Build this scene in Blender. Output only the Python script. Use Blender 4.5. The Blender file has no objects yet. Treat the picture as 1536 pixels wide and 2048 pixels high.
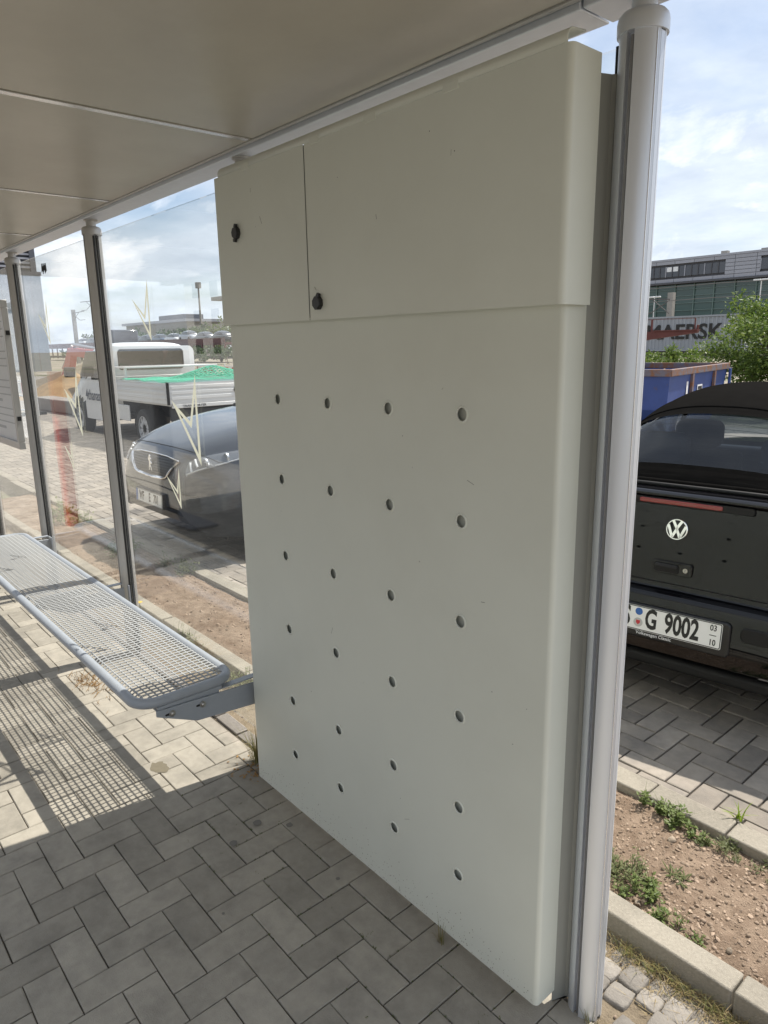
import bpy, bmesh, math, random
import numpy as np
from mathutils import Vector, Matrix, noise as mnoise
random.seed(7)
PI = math.pi
scene = bpy.context.scene
COL = scene.collection

# ------------------------------------------------------------------ camera
cam_d = bpy.data.cameras.new('camera')
cam_d.sensor_fit = 'HORIZONTAL'; cam_d.sensor_width = 36.0; cam_d.lens = 36.0 * 1411.0 / 1536.0
cam_d.clip_start = 0.05; cam_d.clip_end = 2000
cam = bpy.data.objects.new('camera', cam_d); COL.objects.link(cam)
RM = Matrix(((0.65451057, -0.16323525, 0.73822095), (0.75587185, 0.16264227, -0.63419653), (-0.01654271, 0.97308876, 0.22983602)))
cam.matrix_world = Matrix.Translation((0, 0, 1.69)) @ RM.to_4x4()
scene.camera = cam

# ------------------------------------------------------------------ sun and sky
SUN_EL = math.radians(58.3); SUN_AZ = math.radians(9.0)      # azimuth measured from +Y towards +X
sd = Vector((math.sin(SUN_AZ) * math.cos(SUN_EL), math.cos(SUN_AZ) * math.cos(SUN_EL), math.sin(SUN_EL)))
sun_d = bpy.data.lights.new('sun', 'SUN'); sun_d.energy = 5.0; sun_d.angle = math.radians(0.5); sun_d.color = (1.0, 0.945, 0.86)
sun = bpy.data.objects.new('sun', sun_d); COL.objects.link(sun)
sun.rotation_euler = sd.to_track_quat('Z', 'Y').to_euler()
sun.location = sd * 30

world = bpy.data.worlds.new('World'); scene.world = world; world.use_nodes = True
wt = world.node_tree; wt.nodes.clear()
def wn(t, **k):
    n = wt.nodes.new(t)
    for a, b in k.items(): setattr(n, a, b)
    return n
wl = wt.links.new
w_out = wn('ShaderNodeOutputWorld'); w_bg = wn('ShaderNodeBackground'); w_bg.inputs['Strength'].default_value = 0.10
sky = wn('ShaderNodeTexSky', sky_type='NISHITA', sun_disc=False, sun_elevation=SUN_EL, sun_rotation=SUN_AZ)
sky.air_density = 1.0; sky.dust_density = 1.2; sky.ozone_density = 1.3
tc = wn('ShaderNodeTexCoord'); sep = wn('ShaderNodeSeparateXYZ'); wl(tc.outputs['Generated'], sep.inputs[0])
def wmath(op, a, b=None, c=None, clamp=False):
    n = wn('ShaderNodeMath', operation=op, use_clamp=clamp)
    for i, q in enumerate((a, b, c)):
        if q is None: continue
        if isinstance(q, (int, float)): n.inputs[i].default_value = q
        else: wl(q, n.inputs[i])
    return n.outputs[0]
zz = wmath('ADD', wmath('MAXIMUM', sep.outputs[2], 0.0), 0.16)
px = wmath('DIVIDE', sep.outputs[0], zz); py = wmath('DIVIDE', sep.outputs[1], zz)
cmb = wn('ShaderNodeCombineXYZ'); wl(px, cmb.inputs[0]); wl(py, cmb.inputs[1])
n1 = wn('ShaderNodeTexNoise'); n1.inputs['Scale'].default_value = 0.95; n1.inputs['Detail'].default_value = 9; n1.inputs['Roughness'].default_value = 0.56; n1.inputs['Distortion'].default_value = 0.25
wl(cmb.outputs[0], n1.inputs['Vector'])
n2 = wn('ShaderNodeTexNoise'); n2.inputs['Scale'].default_value = 2.3; n2.inputs['Detail'].default_value = 7; n2.inputs['Roughness'].default_value = 0.6
wl(cmb.outputs[0], n2.inputs['Vector'])
cover = wn('ShaderNodeValToRGB'); cover.color_ramp.elements[0].position = 0.27; cover.color_ramp.elements[1].position = 0.55
wl(n1.outputs['Fac'], cover.inputs[0])
shade = wn('ShaderNodeValToRGB'); shade.color_ramp.elements[0].position = 0.36; shade.color_ramp.elements[1].position = 0.64
shade.color_ramp.elements[0].color = (5.3, 5.9, 6.8, 1); shade.color_ramp.elements[1].color = (6.9, 7.5, 8.3, 1)
wl(n2.outputs['Fac'], shade.inputs[0])
wmix = wn('ShaderNodeMixRGB'); wl(wmath('MULTIPLY', cover.outputs[0], 0.88), wmix.inputs[0]); wl(sky.outputs[0], wmix.inputs[1]); wl(shade.outputs[0], wmix.inputs[2])
# heaped clouds low over the horizon, all the way round
mp3 = wn('ShaderNodeMapping'); mp3.inputs['Scale'].default_value = (1, 1, 2.0); wl(tc.outputs['Generated'], mp3.inputs[0])
n3 = wn('ShaderNodeTexNoise'); n3.inputs['Scale'].default_value = 5.2; n3.inputs['Detail'].default_value = 10; n3.inputs['Roughness'].default_value = 0.58; n3.inputs['Distortion'].default_value = 0.35
wl(mp3.outputs[0], n3.inputs['Vector'])
cov3 = wn('ShaderNodeValToRGB'); cov3.color_ramp.elements[0].position = 0.47; cov3.color_ramp.elements[1].position = 0.60; wl(n3.outputs['Fac'], cov3.inputs[0])
up = wn('ShaderNodeMapRange', interpolation_type='SMOOTHSTEP'); up.inputs['From Min'].default_value = 0.46; up.inputs['From Max'].default_value = 0.16; wl(sep.outputs[2], up.inputs['Value'])
lit3 = wn('ShaderNodeValToRGB'); lit3.color_ramp.elements[0].position = 0.44; lit3.color_ramp.elements[1].position = 0.66
lit3.color_ramp.elements[0].color = (9.6, 9.7, 9.9, 1); lit3.color_ramp.elements[1].color = (5.6, 6.2, 7.1, 1)
mp4 = wn('ShaderNodeMapping'); mp4.inputs['Scale'].default_value = (1, 1, 2.0); mp4.inputs['Location'].default_value = (0, 0, 0.11); wl(tc.outputs['Generated'], mp4.inputs[0])
n4 = wn('ShaderNodeTexNoise'); n4.inputs['Scale'].default_value = 5.2; n4.inputs['Detail'].default_value = 10; n4.inputs['Roughness'].default_value = 0.58; n4.inputs['Distortion'].default_value = 0.35
wl(mp4.outputs[0], n4.inputs['Vector']); wl(n4.outputs['Fac'], lit3.inputs[0])
wmix2 = wn('ShaderNodeMixRGB'); wl(wmath('MULTIPLY', cov3.outputs[0], up.outputs[0]), wmix2.inputs[0]); wl(wmix.outputs[0], wmix2.inputs[1]); wl(lit3.outputs[0], wmix2.inputs[2])
wl(wmix2.outputs[0], w_bg.inputs[0]); wl(w_bg.outputs[0], w_out.inputs[0])

vs = scene.view_settings
vs.view_transform = 'Standard'; vs.look = 'None'; vs.gamma = 1.0; vs.use_curve_mapping = False; vs.exposure = 0.5
scene.cycles.max_bounces = 8; scene.cycles.transparent_max_bounces = 16; scene.cycles.glossy_bounces = 4; scene.cycles.diffuse_bounces = 4
scene.cycles.use_denoising = True
scene.cycles.sample_clamp_indirect = 6.0

# ------------------------------------------------------------------ materials
def M(name, col, rough=0.5, metal=0.0, var=0.0, vs_=8.0, bump=0.0, bs=40.0, spec=0.5, rnd=0.0, coat=0.0, col2=None, thr=0.5, soft=0.15, s2=3.0, aniso=None, trans=0.0, rvar=0.0):
    """principled material; var = noise brightness variation, rnd = per piece brightness variation, col2 = blotches of a second colour"""
    m = bpy.data.materials.new(name); m.use_nodes = True
    t = m.node_tree; N = t.nodes; L = t.links.new
    b = N['Principled BSDF']
    b.inputs['Roughness'].default_value = rough; b.inputs['Metallic'].default_value = metal
    b.inputs['Specular IOR Level'].default_value = spec
    if coat: b.inputs['Coat Weight'].default_value = coat; b.inputs['Coat Roughness'].default_value = 0.012
    if trans: b.inputs['Transmission Weight'].default_value = trans
    g = N.new('ShaderNodeNewGeometry')
    pos = g.outputs['Position']
    if aniso is not None:
        mp = N.new('ShaderNodeMapping'); mp.inputs['Scale'].default_value = aniso; L(pos, mp.inputs[0]); pos = mp.outputs[0]
    def nz(sc, det=5, ro=0.6):
        n = N.new('ShaderNodeTexNoise'); n.inputs['Scale'].default_value = sc; n.inputs['Detail'].default_value = det; n.inputs['Roughness'].default_value = ro
        L(pos, n.inputs['Vector']); return n.outputs['Fac']
    def mt(op, a, c):
        n = N.new('ShaderNodeMath'); n.operation = op
        for i, q in enumerate((a, c)):
            if isinstance(q, (int, float)): n.inputs[i].default_value = q
            else: L(q, n.inputs[i])
        return n.outputs[0]
    cur = None
    c0 = N.new('ShaderNodeRGB'); c0.outputs[0].default_value = (*col, 1); cur = c0.outputs[0]
    if col2 is not None:
        r = N.new('ShaderNodeValToRGB'); r.color_ramp.elements[0].position = max(0, thr - soft); r.color_ramp.elements[1].position = min(1, thr + soft)
        L(nz(s2, 8, 0.65), r.inputs[0])
        mx = N.new('ShaderNodeMixRGB'); L(r.outputs[0], mx.inputs[0]); L(cur, mx.inputs[1]); mx.inputs[2].default_value = (*col2, 1); cur = mx.outputs[0]
    fac = None
    if var:
        fac = mt('ADD', mt('MULTIPLY', mt('SUBTRACT', nz(vs_, 6), 0.5), var * 4.0), 1.0)
    if rnd:
        oi = N.new('ShaderNodeObjectInfo')
        fr = mt('FRACT', mt('ADD', oi.outputs['Random'], g.outputs['Random Per Island']), 0.0)
        f2 = mt('ADD', mt('MULTIPLY', mt('SUBTRACT', fr, 0.5), rnd * 2.0), 1.0)
        fac = f2 if fac is None else mt('MULTIPLY', fac, f2)
    if fac is not None:
        mx = N.new('ShaderNodeVectorMath'); mx.operation = 'SCALE'; L(cur, mx.inputs[0]); L(fac, mx.inputs['Scale']); cur = mx.outputs[0]
    L(cur, b.inputs['Base Color'])
    if rvar:
        L(mt('ADD', mt('MULTIPLY', mt('SUBTRACT', nz(vs_ * 0.7, 4), 0.5), rvar * 3.0), rough), b.inputs['Roughness'])
    if bump:
        bp = N.new('ShaderNodeBump'); bp.inputs['Strength'].default_value = bump; bp.inputs['Distance'].default_value = 0.01
        L(nz(bs, 6, 0.65), bp.inputs['Height']); L(bp.outputs[0], b.inputs['Normal'])
    return m

def glass_mat(name, tint=(0.92, 0.965, 0.95), boost=1.0, dirt=0.05, ior=1.5, rough=0.0, dcol=(0.8, 0.8, 0.76)):
    m = bpy.data.materials.new(name); m.use_nodes = True
    t = m.node_tree; N = t.nodes; L = t.links.new; N.clear()
    o = N.new('ShaderNodeOutputMaterial'); tr = N.new('ShaderNodeBsdfTransparent'); tr.inputs[0].default_value = (*tint, 1)
    gl = N.new('ShaderNodeBsdfGlossy'); gl.inputs['Roughness'].default_value = rough; gl.inputs[0].default_value = (0.97, 0.98, 1, 1)
    lw = N.new('ShaderNodeLayerWeight'); lw.inputs[0].default_value = 0.5
    f0 = ((ior - 1) / (ior + 1)) ** 2
    pw = N.new('ShaderNodeMath'); pw.operation = 'POWER'; L(lw.outputs['Facing'], pw.inputs[0]); pw.inputs[1].default_value = 5.0
    mu = N.new('ShaderNodeMath'); mu.operation = 'MULTIPLY_ADD'; mu.use_clamp = True; L(pw.outputs[0], mu.inputs[0]); mu.inputs[1].default_value = (1 - f0) * boost; mu.inputs[2].default_value = f0 * boost
    mx = N.new('ShaderNodeMixShader'); L(mu.outputs[0], mx.inputs[0]); L(tr.outputs[0], mx.inputs[1]); L(gl.outputs[0], mx.inputs[2])
    res = mx.outputs[0]
    if dirt:
        g = N.new('ShaderNodeNewGeometry'); mp = N.new('ShaderNodeMapping'); mp.inputs['Scale'].default_value = (14, 14, 1.6); L(g.outputs['Position'], mp.inputs[0])
        n = N.new('ShaderNodeTexNoise'); n.inputs['Scale'].default_value = 1.3; n.inputs['Detail'].default_value = 9; n.inputs['Roughness'].default_value = 0.7; L(mp.outputs[0], n.inputs['Vector'])
        r = N.new('ShaderNodeValToRGB'); r.color_ramp.elements[0].position = 0.3; r.color_ramp.elements[1].position = 0.8
        r.color_ramp.elements[0].color = (dirt * 0.4,) * 3 + (1,); r.color_ramp.elements[1].color = (min(1, dirt * 2.2),) * 3 + (1,); L(n.outputs['Fac'], r.inputs[0])
        d = N.new('ShaderNodeBsdfDiffuse'); d.inputs[0].default_value = (*dcol, 1); tl = N.new('ShaderNodeBsdfTranslucent'); tl.inputs[0].default_value = (*dcol, 1)
        a = N.new('ShaderNodeMixShader'); a.inputs[0].default_value = 0.5; L(d.outputs[0], a.inputs[1]); L(tl.outputs[0], a.inputs[2])
        m2 = N.new('ShaderNodeMixShader'); L(r.outputs[0], m2.inputs[0]); L(res, m2.inputs[1]); L(a.outputs[0], m2.inputs[2]); res = m2.outputs[0]
    L(res, o.inputs[0])
    return m

def leaf_mat(name, col, col2, tl=0.35):
    m = bpy.data.materials.new(name); m.use_nodes = True
    t = m.node_tree; N = t.nodes; L = t.links.new
    b = N['Principled BSDF']; b.inputs['Roughness'].default_value = 0.5; b.inputs['Specular IOR Level'].default_value = 0.35
    g = N.new('ShaderNodeNewGeometry'); mx = N.new('ShaderNodeMixRGB'); L(g.outputs['Random Per Island'], mx.inputs[0])
    mx.inputs[1].default_value = (*col, 1); mx.inputs[2].default_value = (*col2, 1); L(mx.outputs[0], b.inputs['Base Color'])
    tr = N.new('ShaderNodeBsdfTranslucent'); L(mx.outputs[0], tr.inputs[0])
    ms = N.new('ShaderNodeMixShader'); ms.inputs[0].default_value = tl; L(b.outputs[0], ms.inputs[1]); L(tr.outputs[0], ms.inputs[2]); L(ms.outputs[0], N['Material Output'].inputs[0])
    return m

# ------------------------------------------------------------------ mesh helpers
def link(o): COL.objects.link(o); return o
def tag(o, label=None, cat=None, group=None, kind=None):
    if label: o['label'] = label
    if cat: o['category'] = cat
    if group: o['group'] = group
    if kind: o['kind'] = kind
    return o
def empty(name, loc=(0, 0, 0), rz=0.0, label=None, cat=None, group=None, kind=None):
    o = bpy.data.objects.new(name, None); o.empty_display_size = 0.1; o.location = loc; o.rotation_euler = (0, 0, rz); link(o)
    return tag(o, label, cat, group, kind)
def copy_tree(o, parent=None):
    c = o.copy(); link(c); c.parent = parent
    for ch in list(o.children): copy_tree(ch, c)
    return c

class MB:
    def __init__(s): s.v = []; s.f = []; s.mi = []; s.cur = 0
    def add(s, vs, fs):
        n = len(s.v); s.v += [tuple(p) for p in vs]; s.f += [tuple(i + n for i in f) for f in fs]; s.mi += [s.cur] * len(fs); return s
    def box(s, x0, x1, y0, y1, z0, z1, mat=None):
        v = [(x, y, z) for x in (x0, x1) for y in (y0, y1) for z in (z0, z1)]
        if mat is not None: v = [mat @ Vector(p) for p in v]
        f = [(0, 1, 3, 2), (4, 6, 7, 5), (0, 4, 5, 1), (2, 3, 7, 6), (0, 2, 6, 4), (1, 5, 7, 3)]
        return s.add(v, f)
    def prism(s, poly, a0, a1, axis='z', mat=None):
        """polygon in the plane normal to axis, extruded a0..a1; axis z: (x,y) ; x: (y,z) ; y: (x,z)"""
        n = len(poly)
        def P(p, a):
            q = {'z': (p[0], p[1], a), 'x': (a, p[0], p[1]), 'y': (p[0], a, p[1])}[axis]
            return tuple(mat @ Vector(q)) if mat is not None else q
        v = [P(p, a0) for p in poly] + [P(p, a1) for p in poly]
        f = [tuple(range(n))[::-1], tuple(range(n, 2 * n))] + [(i, (i + 1) % n, n + (i + 1) % n, n + i) for i in range(n)]
        return s.add(v, f)
    def tube(s, path, r, seg=8, closed=False, caps=True):
        path = [Vector(p) for p in path]; n = len(path); rings = []
        rr = r if isinstance(r, (list, tuple)) else [r] * n
        prev = None
        for i, p in enumerate(path):
            a = path[i - 1] if (i > 0 or closed) else p; b = path[(i + 1) % n] if (i < n - 1 or closed) else p
            d = (b - a).normalized()
            if prev is None:
                up = Vector((0, 0, 1)) if abs(d.z) < 0.9 else Vector((1, 0, 0))
                x = d.cross(up).normalized()
            else:
                x = (prev - d * prev.dot(d)).normalized()
            prev = x; y = d.cross(x)
            rings.append([p + (x * math.cos(2 * PI * k / seg) + y * math.sin(2 * PI * k / seg)) * rr[i] for k in range(seg)])
        v = [q for ring in rings for q in ring]; f = []
        for i in range(n if closed else n - 1):
            j = (i + 1) % n
            for k in range(seg):
                l = (k + 1) % seg; f.append((i * seg + k, i * seg + l, j * seg + l, j * seg + k))
        if caps and not closed: f += [tuple(range(seg))[::-1], tuple((n - 1) * seg + k for k in range(seg))]
        return s.add(v, f)
    def lathe(s, prof, seg=24, mat=None, axis='z', caps=True):
        v = []; f = []; n = len(prof)
        for r, z in prof:
            for k in range(seg):
                a = 2 * PI * k / seg; c, d = r * math.cos(a), r * math.sin(a)
                p = {'z': (c, d, z), 'y': (c, z, d), 'x': (z, c, d)}[axis]
                v.append(tuple(mat @ Vector(p)) if mat is not None else p)
        for i in range(n - 1):
            for k in range(seg):
                l = (k + 1) % seg; f.append((i * seg + k, i * seg + l, (i + 1) * seg + l, (i + 1) * seg + k))
        if caps: f += [tuple(range(seg))[::-1], tuple((n - 1) * seg + k for k in range(seg))]
        return s.add(v, f)
    def grid(s, fn, nu, nv):
        v = [fn(i / nu, j / nv) for i in range(nu + 1) for j in range(nv + 1)]
        f = [(i * (nv + 1) + j, (i + 1) * (nv + 1) + j, (i + 1) * (nv + 1) + j + 1, i * (nv + 1) + j + 1) for i in range(nu) for j in range(nv)]
        return s.add(v, f)
    def mesh(s, name, mats, smooth=None, merge=0.0, recalc=True):
        me = bpy.data.meshes.new(name); me.from_pydata(s.v, [], s.f)
        for m in (mats if isinstance(mats, (list, tuple)) else [mats]): me.materials.append(m)
        if isinstance(mats, (list, tuple)) and len(mats) > 1: me.polygons.foreach_set('material_index', s.mi)
        if recalc or merge:
            bm = bmesh.new(); bm.from_mesh(me)
            if merge: bmesh.ops.remove_doubles(bm, verts=bm.verts, dist=merge)
            if recalc: bmesh.ops.recalc_face_normals(bm, faces=bm.faces)
            bm.to_mesh(me); bm.free()
        if smooth is not None:
            me.polygons.foreach_set('use_smooth', [True] * len(me.polygons))
            if smooth < 180: me.set_sharp_from_angle(angle=math.radians(smooth))
        me.update(); return me
    def build(s, name, mats, parent=None, smooth=None, bevel=0.0, merge=0.0, recalc=True, seg=2, loc=None, rot=None):
        o = bpy.data.objects.new(name, s.mesh(name, mats, smooth, merge, recalc)); link(o)
        if parent is not None: o.parent = parent
        if loc is not None: o.location = loc
        if rot is not None: o.rotation_euler = rot
        if bevel:
            b = o.modifiers.new('bevel', 'BEVEL'); b.width = bevel; b.segments = seg; b.limit_method = 'ANGLE'; b.angle_limit = math.radians(40)
            if smooth is None:
                o.data.polygons.foreach_set('use_smooth', [True] * len(o.data.polygons)); o.data.set_sharp_from_angle(angle=math.radians(38))
        return o
def bx(name, m, parent, x0, x1, y0, y1, z0, z1, bevel=0.0, rot=None):
    return MB().box(x0, x1, y0, y1, z0, z1).build(name, m, parent, bevel=bevel)
def inst(o, parent=None, loc=None, rot=None, name=None):
    c = o.copy(); link(c)
    if name: c.name = name
    if parent is not None: c.parent = parent
    if loc is not None: c.location = loc
    if rot is not None: c.rotation_euler = rot
    return c
def text(name, body, m, parent, size, mat, extrude=0.0006, bold=0.0, sx=1.0, align='CENTER', space=1.0, spacing_line=1.0):
    cu = bpy.data.curves.new(name, 'FONT'); cu.body = body; cu.size = size; cu.extrude = extrude; cu.offset = bold; cu.align_x = align; cu.align_y = 'CENTER'; cu.space_character = space
    cu.resolution_u = 3
    t = bpy.data.objects.new(name, cu); link(t)
    dg = bpy.context.evaluated_depsgraph_get()
    me = bpy.data.meshes.new_from_object(t.evaluated_get(dg)); bpy.data.objects.remove(t)
    me.transform(mat @ Matrix.Diagonal((sx, 1, 1, 1))); me.materials.clear(); me.materials.append(m)
    o = bpy.data.objects.new(name, me); link(o); o.parent = parent
    return o
def facing(loc, right, up):
    """matrix that puts text (x right, y up) at loc"""
    r = Vector(right).normalized(); u = Vector(up).normalized(); n = r.cross(u); u = n.cross(r).normalized()
    m = Matrix((r, u, n)).transposed().to_4x4(); m.translation = loc
    return m
def circle(r, n, a0=0.0, cx=0.0, cy=0.0):
    return [(cx + r * math.cos(a0 + 2 * PI * k / n), cy + r * math.sin(a0 + 2 * PI * k / n)) for k in range(n)]
def rrect(x0, x1, y0, y1, r, n=6):
    p = []
    for cx, cy, a in ((x1 - r, y1 - r, 0), (x0 + r, y1 - r, PI / 2), (x0 + r, y0 + r, PI), (x1 - r, y0 + r, 3 * PI / 2)):
        p += [(cx + r * math.cos(a + PI / 2 * k / n), cy + r * math.sin(a + PI / 2 * k / n)) for k in range(n + 1)]
    return p

# ------------------------------------------------------------------ material library
m_paver = M('concrete_paver', (0.37, 0.335, 0.28), 0.9, var=0.10, vs_=26, bump=0.35, bs=260, rnd=0.15, col2=(0.28, 0.255, 0.215), thr=0.56, soft=0.12, s2=7, spec=0.3)
m_paver2 = M('worn_parking_paver', (0.29, 0.255, 0.215), 0.9, var=0.12, vs_=22, bump=0.4, bs=230, rnd=0.22, col2=(0.17, 0.155, 0.14), thr=0.55, soft=0.15, s2=4, spec=0.3)
m_sand = M('joint_sand', (0.10, 0.085, 0.065), 0.95, var=0.2, vs_=60, bump=0.5, bs=300)
m_soil = M('dry_soil', (0.30, 0.225, 0.165), 0.97, var=0.13, vs_=55, bump=0.9, bs=190, col2=(0.19, 0.135, 0.095), thr=0.5, soft=0.14, s2=14, spec=0.15)
m_dirt = M('grey_brown_dirt', (0.21, 0.17, 0.12), 0.97, var=0.2, vs_=40, bump=0.8, bs=150, spec=0.15)
m_kerb = M('granular_kerb_concrete', (0.31, 0.28, 0.23), 0.92, var=0.16, vs_=120, bump=0.5, bs=300, rnd=0.06, col2=(0.22, 0.20, 0.165), thr=0.58, soft=0.15, s2=6, spec=0.25)
m_cobble = M('small_cobble_stone', (0.22, 0.20, 0.175), 0.85, var=0.16, vs_=50, bump=0.4, bs=160, rnd=0.25, spec=0.3)
m_asphalt = M('asphalt', (0.05, 0.05, 0.05), 0.9, var=0.12, vs_=30, bump=0.5, bs=300)
m_terrain = M('dry_gravel_ground', (0.24, 0.205, 0.16), 0.95, var=0.2, vs_=1.1, col2=(0.10, 0.12, 0.05), thr=0.58, soft=0.08, s2=0.22, bump=0.5, bs=30)
m_alu = M('anodised_aluminium', (0.68, 0.71, 0.76), 0.42, 0.6, var=0.03, vs_=5, bump=0.02, bs=200, aniso=(6, 6, 0.5), rvar=0.09)
m_alu_dull = M('weathered_aluminium', (0.52, 0.51, 0.49), 0.5, 0.55, var=0.10, vs_=6, bump=0.03, bs=120, col2=(0.40, 0.38, 0.35), thr=0.66, soft=0.12, s2=6, aniso=(4, 4, 0.7))
m_gasket = M('black_rubber_gasket', (0.015, 0.015, 0.016), 0.6)
m_slot = M('dark_slot_aluminium', (0.30, 0.30, 0.31), 0.5, 0.8)
m_ceiling = M('coated_ceiling_sheet', (0.50, 0.475, 0.41), 0.36, 0.10, rnd=0.10, var=0.05, vs_=2.2, bump=0.02, bs=6, col2=(0.42, 0.39, 0.335), thr=0.56, soft=0.2, s2=1.6, rvar=0.07, spec=0.55)
m_powder = M('pebble_grey_powder_coat', (0.71, 0.73, 0.655), 0.42, var=0.02, vs_=2.2, col2=(0.66, 0.675, 0.60), thr=0.60, soft=0.16, s2=1.3, bump=0.05, bs=420, spec=0.45, rvar=0.03)
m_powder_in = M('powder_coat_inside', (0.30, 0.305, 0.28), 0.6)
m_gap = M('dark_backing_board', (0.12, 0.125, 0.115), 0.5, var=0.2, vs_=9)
m_black_pl = M('black_plastic', (0.012, 0.012, 0.013), 0.42)
m_bench = M('grey_coated_steel', (0.35, 0.375, 0.41), 0.36, 0.0, var=0.05, vs_=20, bump=0.03, bs=160, spec=0.5)
m_wire = M('grey_coated_wire', (0.45, 0.455, 0.455), 0.42, spec=0.5)
m_steel = M('bolt_steel', (0.45, 0.44, 0.42), 0.35, 1.0)
m_glass = glass_mat('dirty_shelter_glass', (0.98, 0.99, 0.987), 0.95, 0.003)
m_decal = leaf_mat('cream_glass_film', (0.72, 0.71, 0.58), (0.72, 0.71, 0.58), 0.5)

# ================================================================== THE SETTING
def sheet(name, m, x0, x1, y0, y1, z, parent=None):
    o = MB().add([(x0, y0, z), (x1, y0, z), (x1, y1, z), (x0, y1, z)], [(0, 1, 2, 3)]).build(name, m, parent, recalc=False)
    if parent is None: o['kind'] = 'structure'
    return o
sheet('ground', m_terrain, -900, 700, -700, 900, -0.09)
pavement = sheet('pavement', m_sand, -9.0, 4.0, -1.5, 1.345, -0.007)
side_strip = sheet('cobble_strip', m_dirt, -9.0, 4.0, 1.345, 1.63, -0.012)
parking = sheet('parking_area', m_sand, -18.0, 4.0, 2.30, 6.0, 0.038)
sheet('service_road', m_paver2, -80, -18.0, 2.30, 14.0, 0.046)
sheet('access_road', m_paver2, -18.0, 20.0, 6.0, 14.0, 0.046)
sheet('street', m_asphalt, -120, 60, -12.5, -2.42, -0.10 + 0.02)
sheet('opposite_pavement', m_paver2, -120, 60, -16.0, -12.6, 0.03)
sheet('stop_platform', m_paver, -9.0, 30.0, -2.2, -1.5, -0.002)
sheet('front_pavement', m_paver, -120, -9.0, -2.2, 1.0, -0.004)
fk = MB()
for k in range(40): fk.box(-30 + k + 0.004, -29 + k - 0.004, -2.40, -2.205, -0.1, 0.0)
tag(fk.build('street_kerb', m_kerb, bevel=0.01), kind='structure')

def paver_mesh(name, L, W, m, ch=0.0025, z=0.0, dep=0.05, jit=0.0):
    a, b = L / 2, W / 2
    r = lambda: random.uniform(-jit, jit)
    v = [(sx * a + r(), sy * b + r(), zz) for zz in (z - dep, z - ch) for sx, sy in ((-1, -1), (1, -1), (1, 1), (-1, 1))]
    v += [(sx * (a - ch) + r(), sy * (b - ch) + r(), z) for sx, sy in ((-1, -1), (1, -1), (1, 1), (-1, 1))]
    f = [(0, 1, 5, 4), (1, 2, 6, 5), (2, 3, 7, 6), (3, 0, 4, 7), (4, 5, 9, 8), (5, 6, 10, 9), (6, 7, 11, 10), (7, 4, 8, 11), (8, 9, 10, 11)]
    return v, f
def herring(x0, x1, y0, y1, ox, oy, c=0.1):
    i0, i1 = math.floor((x0 - ox) / c) - 2, math.ceil((x1 - ox) / c) + 2
    j0, j1 = math.floor((y0 - oy) / c) - 2, math.ceil((y1 - oy) / c) + 2
    for i in range(i0, i1):
        for j in range(j0, j1):
            m = (i + j) % 4
            if m == 0: bxx = (ox + i * c, ox + (i + 2) * c, oy + j * c, oy + (j + 1) * c)
            elif m == 2: bxx = (ox + i * c, ox + (i + 1) * c, oy + j * c, oy + (j + 2) * c)
            else: continue
            q = (max(bxx[0], x0), min(bxx[1], x1), max(bxx[2], y0), min(bxx[3], y1))
            if q[1] - q[0] > 0.03 and q[3] - q[2] > 0.03: yield q
RMt = RM.transposed()
def project(p):
    c = RMt @ (Vector(p) - Vector((0, 0, 1.69)))
    if c.z > -0.05: return None
    return 768 + 1411 * c.x / -c.z, 1024 - 1411 * c.y / -c.z, -c.z
def lay(parent, name, m, cells, near, joint, jit, zj, tilt, limit=300, z0=0.0):
    """the pieces that show largest become objects; the rest one joined part"""
    show, rest = [], []
    for q in cells:
        cx, cy = (q[0] + q[1]) / 2, (q[2] + q[3]) / 2
        p = project((cx, cy, 0))
        if p and -60 < p[0] < 1600 and p[1] < 2120 and near(cx, cy): show.append((p[2], q))
        else: rest.append(q)
    show.sort(key=lambda t: t[0]); rest += [q for _, q in show[limit:]]; show = show[:limit]
    cache = {}
    for _, q in show:
        L, W = round(q[1] - q[0], 3), round(q[3] - q[2], 3)
        k = (L, W, random.randrange(4))
        if k not in cache:
            v, f = paver_mesh(name, L - joint, W - joint, m, jit=jit); cache[k] = MB().add(v, f).mesh(name, m)
        o = bpy.data.objects.new(name, cache[k]); link(o); o.parent = parent
        o.location = ((q[0] + q[1]) / 2, (q[2] + q[3]) / 2, z0 + random.uniform(-zj, zj))
        o.rotation_euler = (random.uniform(-tilt, tilt), random.uniform(-tilt, tilt), random.uniform(-tilt, tilt))
    b = MB()
    for q in rest:
        v, f = paver_mesh(name, q[1] - q[0] - joint, q[3] - q[2] - joint, m, jit=jit)
        dz = z0 + random.uniform(-zj, zj); cx, cy = (q[0] + q[1]) / 2, (q[2] + q[3]) / 2
        b.add([(x + cx, y + cy, z + dz) for x, y, z in v], f)
    o = b.build('distant_pavers', m, parent); o['kind'] = 'stuff'
lay(pavement, 'paver', m_paver, list(herring(-9.0, 2.0, -1.5, 1.335, -1.762, 0.565)), lambda x, y: y > -0.2, 0.0032, 0.0008, 0.0012, 0.004)
lay(parking, 'parking_paver', m_paver2, list(herring(-18.0, 2.5, 2.315, 6.0, -1.42, 2.855)), lambda x, y: x > -2.6 and y < 3.9, 0.007, 0.0015, 0.002, 0.006, 160, 0.05)

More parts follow.
